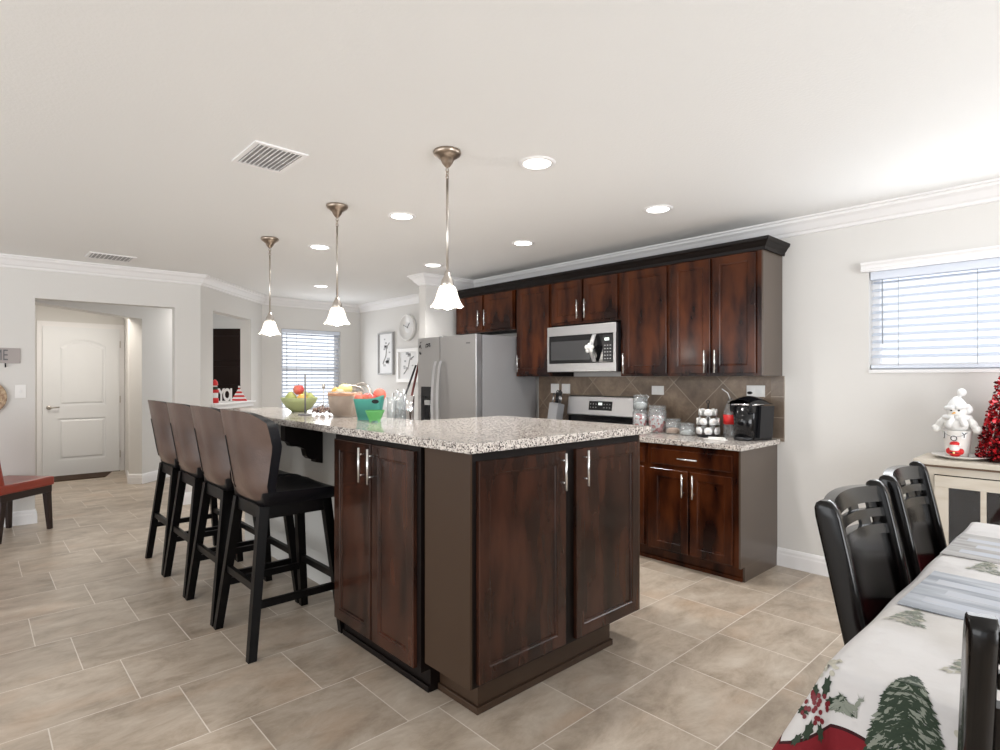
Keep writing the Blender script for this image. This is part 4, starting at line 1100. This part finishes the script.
mb('plate_white').lathe([(0, 0), (.178, 0), (.182, .045), (.165, .055), (.160, .03), (0, .02)], n=40, X=Xc).build('rim', ck)
mb('paper_plain').lathe([(0, .022), (.16, .022), (.16, .024), (0, .025)], n=40, X=Xc).build('face', ck)
b = mb('grey_print'); b.tube([(0, -.03, 0), (-.10, -.03, .04)], .004, 5); b.tube([(0, -.03, 0), (.05, -.03, .06)], .005, 5); b.ball((0, -.03, 0), .01, n=8); b.build('hands', ck)
b = mb('grey_print')
for k in range(12): b.box(-.003, .003, -.0275, -.0255, .125, .15, X=Matrix.Rotation(k*PI/6, 4, 'Y'))
b.build('hour_marks', ck)

# pass-through ornaments: positions along the diagonal wall (s) on the sill
def sill(s, o=.06): return tuple(DA+dd*s+Vector((-dd.y, dd.x, 0))*o+Vector((0, 0, 1.0685)))
faceang = math.atan2(dd.y, dd.x)
n1 = thing('santa_figure', 'slim red and white santa figurine at the left end of the pass-through sill', 'figurine', sill(.44))
b = mb('red'); b.lathe([(0, 0), (.04, 0), (.042, .05), (.034, .06), (0, .06)], n=16); b.build('boots', n1)
b = mb('white'); b.lathe([(.034, .06), (.036, .12), (.030, .13), (0, .13)], n=16); b.build('coat', n1)
b = mb('red'); b.lathe([(.036, .118), (.046, .135), (.040, .155), (0, .155)], n=16); b.build('scarf', n1)
b = mb('dark_green'); b.lathe([(.030, .155), (.032, .185), (.028, .19), (0, .19)], n=16); b.build('collar', n1)
b = MB(); b.mt('skin').ball((0, 0, .20), .026, n=12); b.mt('plush').ball((0, 0, .193), .028, (1, 1, .6), 12); b.build('head', n1)
b = mb('red'); b.lathe([(.034, .205), (.035, .215), (.028, .25), (.012, .272), (0, .276)], n=16); b.build('hat', n1)
jy = thing('joy_letters', 'white JOY letter block seen from behind on the pass-through sill', 'letters', sill(.70), math.radians(66))
jj = text('JOY', .20, 'white', jy, (0.0, 0, .082), (PI/2, 0, 0), depth=.012, off=.007, sp=.80); jj.scale = (-.52, 1, 1)
mb('white').box(-.10, .10, -.02, .02, 0, .014, .002).build('base', jy)
nt = thing('striped_tree_ornament', 'red and white striped triangular tree ornament on the pass-through sill', 'ornament', sill(1.07), math.radians(66))
b = MB(); hh = .17; ww = .095
for k in range(7):
    z0, z1 = k*hh/7, (k+1)*hh/7; m = 'red' if k % 2 == 0 else 'white'
    a, c = ww*(1-z0/hh), ww*(1-z1/hh); b.mt(m)
    b.prism([(-a, z0), (a, z0), (c, z1), (-c, z1)] if c > 1e-4 else [(-a, z0), (a, z0), (0, z1)], 'y', -.02, .02)
b.mt('white').ball((0, 0, hh+.008), .014, n=10); b.build('stripes', nt)

# ------------------------------------------------------------------ things on the island bar
bx, by = -4.15, 1.80
bw = tag(mb('green_bowl').lathe([(0, 0), (.055, 0), (.060, .006), (.095, .035), (.122, .075), (.132, .105), (.128, .105), (.116, .075), (.09, .04), (0, .02)], n=32).build('fruit_bowl', None, (bx, by, CT+.001)), 'light green ceramic fruit bowl with scalloped rim on the bar', 'bowl')
fruits = [('pear', 'green pear resting at the left of the fruit bowl', -.055, -.02, .10, .043, 'pear'), ('pear', 'green pear in the middle of the fruit bowl behind the orange', .02, .055, .10, .044, 'pear'),
          ('apple', 'red apple on top of the fruit in the green bowl', -.005, .0, .163, .040, 'apple'), ('orange', 'orange at the front of the green fruit bowl', .035, -.045, .098, .036, 'orange'),
          ('pear', 'green pear at the right rim of the fruit bowl', .075, .01, .095, .040, 'pear')]
# image-right on the bar is roughly (+.68,+.73)
IR = Vector((.6788, .7343, 0)); IF = Vector((-.7343, .6788, 0))
for nm, l, r_, f_, z, rad, m in fruits:
    t = thing(nm, l, 'fruit', tuple(Vector((bx, by, CT+z))+IR*r_+IF*f_), group='fruit in the green bowl')
    b = mb(m)
    if nm == 'pear': b.lathe([(0, -rad*.9), (rad*.6, -rad*.8), (rad, -.2*rad), (rad*.9, rad*.4), (rad*.5, rad*.9), (rad*.3, rad*1.1), (0, rad*1.2)], n=16)
    elif nm == 'apple': b.lathe([(0, -rad*.8), (rad*.5, -rad*.92), (rad*.95, -.3*rad), (rad, .15*rad), (rad*.75, rad*.75), (rad*.3, rad*.85), (0, rad*.65)], n=18)
    else: b.ball((0, 0, 0), rad)
    b.build('flesh', t); mb('dark_leg').tube([(0, 0, rad*.65), (.003, 0, rad*1.25)], .002, 5).build('stem', t)
# paper towel style wire holder
rk = thing('paper_towel_holder', 'dark metal upright rod holder beside the green fruit bowl', 'holder', (-3.733, 1.66, CT+.001))
b = mb('grey_print'); b.lathe([(0, 0), (.045, 0), (.045, .008), (0, .010)], n=28); b.build('base', rk); mb('grey_print').tube([(0, 0, .008), (0, 0, .275)], .006, 8).build('rod', rk)
# bead garland / wire stand with tall finial
wd = thing('beaded_stand', 'ornate beaded wire stand with a tall finial rod beside the fruit bowl', 'stand', (-3.75, 1.80, CT+.001))
b = mb('beads'); rb = random.Random(9)
for k in range(70): t = rb.random()*2*PI; q = .075*math.sqrt(rb.random()); z = .008+.06*rb.random()*(1-q/.12); b.ball((q*math.cos(t), q*math.sin(t), z+.004), rb.uniform(.006, .011), n=6)
o = b.build('beads', wd); o['kind'] = 'stuff'
b = mb('nickel'); b.tube([(0, 0, 0), (0, 0, .175)], .003, 6); b.tube([(-.05, -.03, .05), (-.03, 0, .08), (0, 0, .05), (.03, .03, .08), (.05, .04, .05)], .003, 6); b.lathe([(0, .17), (.009, .178), (.012, .195), (.006, .212), (0, .222)], n=10); b.build('rod', wd)
tt = thing('fabric_basket', 'beige fabric basket with a dark rope handle full of fruit', 'basket', (-3.44, 1.80, CT+.001))
def basket(u, v):
    t = 2*PI*u; r = .070+.046*math.sin(min(1, v*1.25+.12)*PI/2)+.002*math.sin(9*t+7*v); return (r*math.cos(t), r*math.sin(t)*.9, .162*v)
b = mb('tote'); b.grid(basket, 36, 10, thick=.004); b.lathe([(0, .003), (.074, .003)], n=30); b.build('basket_body', tt)
b = mb('peach'); b.grid(lambda u, v: tuple(c*s for c, s in zip(basket(u, .83+.12*v), (1.02, 1.02, 1))), 36, 2, thick=.002); lab(b.build('woven_band', tt), 'peach woven band')
b = mb('nickel'); b.tube([tuple(Vector(IR*(.02+.10*math.sin(t))*1.0+IF*.02+Vector((0, 0, .155+.045*math.cos(t)+.0)))) for t in [-.3+.2*k for k in range(10)]], .007, 8); b.build('handle', tt)
for k, (r_, f_, z, m, rad, l) in enumerate(((.0, 0, .175, 'yellow', .046, 'large yellow fruit on top of the beige fabric basket'), (-.055, 0, .155, 'orange', .036, 'orange fruit at the left rim of the beige basket'), (-.02, -.05, .15, 'peach', .032, 'small peach-coloured fruit at the front of the beige basket'))):
    t = thing('fruit', l, 'fruit', tuple(Vector((-3.44, 1.80, CT+z))+IR*r_+IF*f_), group='fruit in the beige basket')
    mb(m).ball((0, 0, 0), rad, (1.15, 1, .85) if k == 0 else (1, 1, 1)).build('flesh', t); mb('dark_leg').tube([(0, 0, rad*.8), (0, 0, rad*1.0)], .002, 5).build('stem', t)
te = thing('plastic_tote', 'teal plastic tub with an oval cut-out handle on the bar', 'tub', (-3.06, 1.76, CT+.001), math.atan2(.7343, .6788)-.05); te.scale = (.84, .84, .94)
def tub(u, v, tx=.105, ty=.075, bx_=.075, by_=.055, h=.135):
    t = 2*PI*u; w, d = bx_+(tx-bx_)*v, by_+(ty-by_)*v; c, s = math.cos(t), math.sin(t); p = .45
    return (w*math.copysign(abs(c)**p, c), d*math.copysign(abs(s)**p, s), h*v+(.022*max(0, c)*v))
b = mb('teal'); b.grid(tub, 48, 8, thick=.003); b.box(-.072, .072, -.052, .052, 0, .004); b.build('tub_body', te)
b = mb('black'); 
pts = [(.062+.026*math.cos(t), -.0725-.0015*math.sin(t), .118+.013*math.sin(t)) for t in [2*PI*k/16 for k in range(16)]]; b.poly(pts); b.build('handle_hole', te)
for k, (r_, f_, m, rad, z, l) in enumerate(((-.06, 0, 'coral', .032, .125, 'coral fruit at the left of the teal tub'), (-.015, .01, 'apple', .036, .125, 'red apple in the middle of the teal tub'), (.055, .03, 'coral', .040, .148, 'round coral fruit highest at the right of the teal tub'), (.02, -.02, 'apple', .03, .12, 'small red apple at the front of the teal tub'))):
    t = thing('fruit', l, 'fruit', tuple(Vector((-3.06, 1.76, CT+z))+IR*r_+IF*f_), group='fruit in the teal tub')
    mb(m).ball((0, 0, 0), rad).build('flesh', t); mb('dark_leg').tube([(0, 0, rad*.8), (0, 0, rad*1.05)], .002, 5).build('stem', t)
gb = thing('small_bowl', 'small square lime green bowl on feet before the teal tub', 'bowl', (-2.875, 1.69, CT+.001), math.atan2(.7343, .6788)+.1); gb.scale = (.86, .86, .9)
b = mb('lime'); b.grid(lambda u, v: tuple(Vector(tub(u, v, .062, .058, .036, .036, .062))*1+Vector((0, 0, .012-.022*max(0, math.cos(2*PI*u))*v))), 40, 6, thick=.003); b.box(-.034, .034, -.034, .034, .010, .014); b.build('bowl_body', gb)
b = mb('lime')
for sx in (-1, 1):
    for sy in (-1, 1): b.box(sx*.028-.006, sx*.028+.006, sy*.026-.006, sy*.026+.006, 0, .014)
b.build('foot', gb)
# dish rack with glassware on the lower counter
dk = thing('dish_rack', 'chrome wire dish rack with clear glassware behind the lime bowl', 'dish rack', (-3.50, 2.27, .919), math.atan2(.7343, .6788))
b = mb('chrome')
for z in (.02, .10): b.tube([(-.12, -.09, z), (.12, -.09, z), (.12, .09, z), (-.12, .09, z), (-.12, -.09, z)], .004, 6)
for k in range(9): x = -.12+.03*k; b.tube([(x, -.09, .10), (x, -.09, .02), (x, .09, .02), (x, .09, .10)], .002, 5)
b.build('wire_frame', dk)
cups = [(-.085, -.04, .30), (-.045, .045, .33), (.0, -.045, .34), (.085, -.04, .31), (.045, .045, .30)]
for k, (x, y, h) in enumerate(cups):
    c, s = math.cos(dk.rotation_euler[2]), math.sin(dk.rotation_euler[2]); x *= .75; y *= .9; h *= .93
    o = mb('chrome' if k in (1, 3) else 'jar_glass').lathe([(0, 0), (.028, .0), (.026, .01), (.034, h*.6), (.038, h), (.035, h), (.031, h*.6), (.022, .012), (0, .012)], n=18).build('drinking_glass', None, (-3.50+c*x-s*y, 2.27+s*x+c*y, .945))
    tag(o, ('tall clear glass at the left end of the dish rack', 'silvery tumbler standing second from left in the dish rack', 'tallest clear glass in the middle of the dish rack', 'silvery tumbler at the right end of the dish rack', 'short clear glass at the front of the dish rack')[k], 'glass', 'tall drinking glasses in the dish rack')
b = mb('chrome'); rr = random.Random(4)
ut = thing('utensil_caddy', 'metal caddy of upright cutlery beside the dish rack glasses', 'utensil caddy', (-3.74, 2.44, .919))
mb('chrome').lathe([(0, 0), (.05, 0), (.052, .16), (.049, .16), (.047, .005), (0, .005)], n=20).build('cup', ut)
for k in range(8):
    a = rr.random()*2*PI; q = .03; t = rr.uniform(.02, .05); h = rr.uniform(.26, .35)
    b.tube([(q*math.cos(a), q*math.sin(a), .01), (t*math.cos(a), t*math.sin(a), h)], .004, 5); b.ball((t*math.cos(a), t*math.sin(a), h), .016, (.9, .4, 1.4), 8)
b.build('cutlery', ut)

# ------------------------------------------------------------------ things on the kitchen wall counter
CZ = .919
kb = thing('knife_block', 'steel-grey knife block with dark handled knives left of the range', 'knife block', (-3.69, 4.12, CZ))
X = Matrix.Rotation(math.radians(-12), 4, 'X')
b = mb('steel_side'); b.box(-.055, .055, -.05, .05, .012, .20, .006, X=X); b.mt('knife_dark').box(-.06, .06, -.055, .06, 0, .014, .002); b.build('block', kb)
for k in range(5):
    b = mb('knife_dark' if k % 2 else 'steel'); x = -.04+.02*k; y = -.02+.02*(k % 3)
    b.tube([X @ Vector((x, y, .20)), X @ Vector((x, y, .30+.012*(k % 3)))], [.009, .007], 8); b.build('knife_handle', kb)
b = mb('knife_dark'); 
for s in (-1, 1): b.tube([X @ Vector((.03+.016*s+.014*math.cos(t), -.03, .30+.024*math.sin(t))) for t in [2*PI*i/12 for i in range(13)]], .004, 6)
b.build('scissors_handle', kb)
def jar(label, x, y, r, h, fill=None, fm='white', lidm='chrome', lid=True, z=CZ):
    t = thing('glass_jar', label, 'jar', (x, y, z), group='clear glass jars beside the range')
    mb('jar_glass').lathe([(0, 0), (r, 0), (r, h*.86), (r*.88, h*.92), (r*.88, h), (r*.86, h), (r*.86, h*.92), (r*.96, h*.85), (r*.96, .004), (0, .004)], n=24).build('jar_body', t)
    if lid: mb(lidm).lathe([(r*.9, h), (r*.94, h+.004), (r*.94, h+.014), (r*.9, h+.018), (0, h+.018)], n=24).build('lid', t)
    if fill: mb(fm).lathe([(0, .005), (r*.9, .005), (r*.9, h*fill), (r*.5, h*fill+.01), (0, h*fill+.012)], n=20).build('contents', t)
    return t
jar('tall stacked-looking glass jar of white powder closest to the range', -2.685, 4.06, .064, .185, .75, 'candy', lid=False)
M['candy_grey'] = M['paper']
t = jar('upper glass canister with white contents stacked on the jar by the range', -2.685, 4.06, .060, .10, .45, 'white', 'jar_glass', z=CZ+.186)
b = mb('chrome'); b.tube([(.058, 0, .07), (.075, 0, .10), (.06, 0, .125)], .004, 6); b.build('latch', t)
jar('glass jar filled with red and white candy', -2.545, 4.09, .072, .20, .62, 'candy', 'jar_glass')
jar('low clear glass jar right of the candy jar', -2.405, 4.10, .062, .10, .35, 'peach', 'jar_glass')
jar('smallest squat glass jar left of the coffee pod carousel', -2.275, 4.08, .060, .075, .3, 'white', 'jar_glass')
cp = thing('pod_carousel', 'black wire carousel holding cream coffee pods', 'pod carousel', (-2.11, 4.09, CZ))
b = mb('black_plastic'); b.lathe([(0, 0), (.08, 0), (.08, .008), (0, .010)], n=24); b.tube([(0, 0, .01), (0, 0, .25)], .005, 8); b.tube([(.013*math.cos(t), 0, .26+.013*math.sin(t)) for t in [2*PI*i/10 for i in range(11)]], .003, 6, cap=False)
for z in (.03, .10, .17):
    rr_ = .085 if z < .15 else .07
    b.tube([(rr_*math.cos(t), rr_*math.sin(t), z-.012) for t in [2*PI*i/24 for i in range(25)]], .0025, 5, cap=False)
b.build('wire_frame', cp)
pod = None
fcam = math.atan2(-4.09, 2.135)
for i, (z, n) in enumerate(((.045, 7), (.112, 7), (.180, 5))):
    for k in range(n):
        a = fcam+2*PI*(k+.5*(i % 2))/n; rr_ = .072 if i < 2 else .055
        if pod is None:
            pod = mb('white'); pod.lathe([(0, 0), (.020, 0), (.026, .035), (.030, .036), (.030, .039), (0, .039)], n=14, X=Matrix.Rotation(PI/2, 4, 'Y')); pod.mt('ceramic').lathe([(0, .0392), (.012, .0392), (.012, .0398), (0, .04)], n=12, X=Matrix.Rotation(PI/2, 4, 'Y')); pod = pod.build('coffee_pod'); o = pod
        else: o = pod.copy(); COL.objects.link(o)
        o.location = (-2.11+(rr_-.03)*math.cos(a), 4.09+(rr_-.03)*math.sin(a), CZ+z); o.rotation_euler = (0, 0, a)
        tag(o, 'cream coffee pod in the %s tier of the wire carousel' % ('bottom', 'middle', 'top')[i], 'coffee pod', 'coffee pods in the %s tier' % ('bottom', 'middle', 'top')[i])
wt = thing('water_bottle', 'clear plastic bottle with red label and bent straw beside the coffee maker', 'bottle', (-1.962, 4.14, CZ))
mb('jar_glass').lathe([(0, 0), (.045, 0), (.048, .01), (.048, .18), (.04, .22), (.02, .27), (.016, .29), (0, .29)], n=20).build('bottle_body', wt)
lb = mb('red').lathe([(.049, .10), (.0495, .10), (.0495, .17), (.049, .17)], n=24).build('bottle_label', wt); lab(lb, 'red wrap-around label')
mb('white').tube([(0, 0, .285), (-.02, 0, .33), (-.06, -.01, .36)], .004, 6).build('straw', wt)
kr = thing('coffee_maker', 'black single-serve coffee maker at the right end of the counter', 'coffee maker', (-1.80, 4.10, CZ), -.25); kr.scale = (.92, .92, .97)
b = mb('black_gloss'); b.prism([(-.082, .0), (.082, .0), (.098, .25), (-.098, .25)], 'y', -.05, .15); b.lathe([(0, .0), (.080, 0), (.096, .25), (0, .25)], (0, -.045, 0), 28); b.build('body', kr)
b = mb('black_plastic'); b.lathe([(0, 0), (.075, 0), (.078, .022), (0, .025)], (0, -.065, 0), 24); b.box(-.065, .065, -.10, .0, 0, .022, .004); b.build('drip_tray', kr)
b = mb('black_gloss')
b.grid(lambda u, v: ((.105*(2*u-1)), -.12+.26*v, .262+.062*math.sin(PI*u)**.5*math.sin(PI*min(1, .12+.88*v))**.6), 16, 10); b.box(-.10, .10, -.115, -.04, .20, .27, .02); b.build('lid', kr)
b = mb('chrome'); b.tube([(-.105, .02, .262), (-.10, -.08, .262), (-.06, -.125, .262), (.06, -.125, .262), (.10, -.08, .262), (.105, .02, .262)], .008, 8); b.build('chrome_handle', kr); 
mb('black_gloss').ball((.0, .0, .345), .016, (1.4, 1, .7), 12).build('knob', kr)
mb('black_plastic').prism([(.084, .02), (.104, .02), (.120, .25), (.100, .25)], 'y', -.02, .13).build('water_tank', kr)
b = mb('plush'); pts = [(-.08, -.02), (-.03, -.035), (.03, -.02), (.085, -.03), (.09, .01), (.02, .03), (-.04, .015)]
b.prism(pts, 'z', 0, .004); b.prism([(x*.7+.01, y*.8+.004) for x, y in pts], 'z', .004, .016)
tag(b.build('folded_napkin', None, (-1.975, 3.93, CZ)), 'crumpled cream napkin lying before the coffee maker', 'napkin')
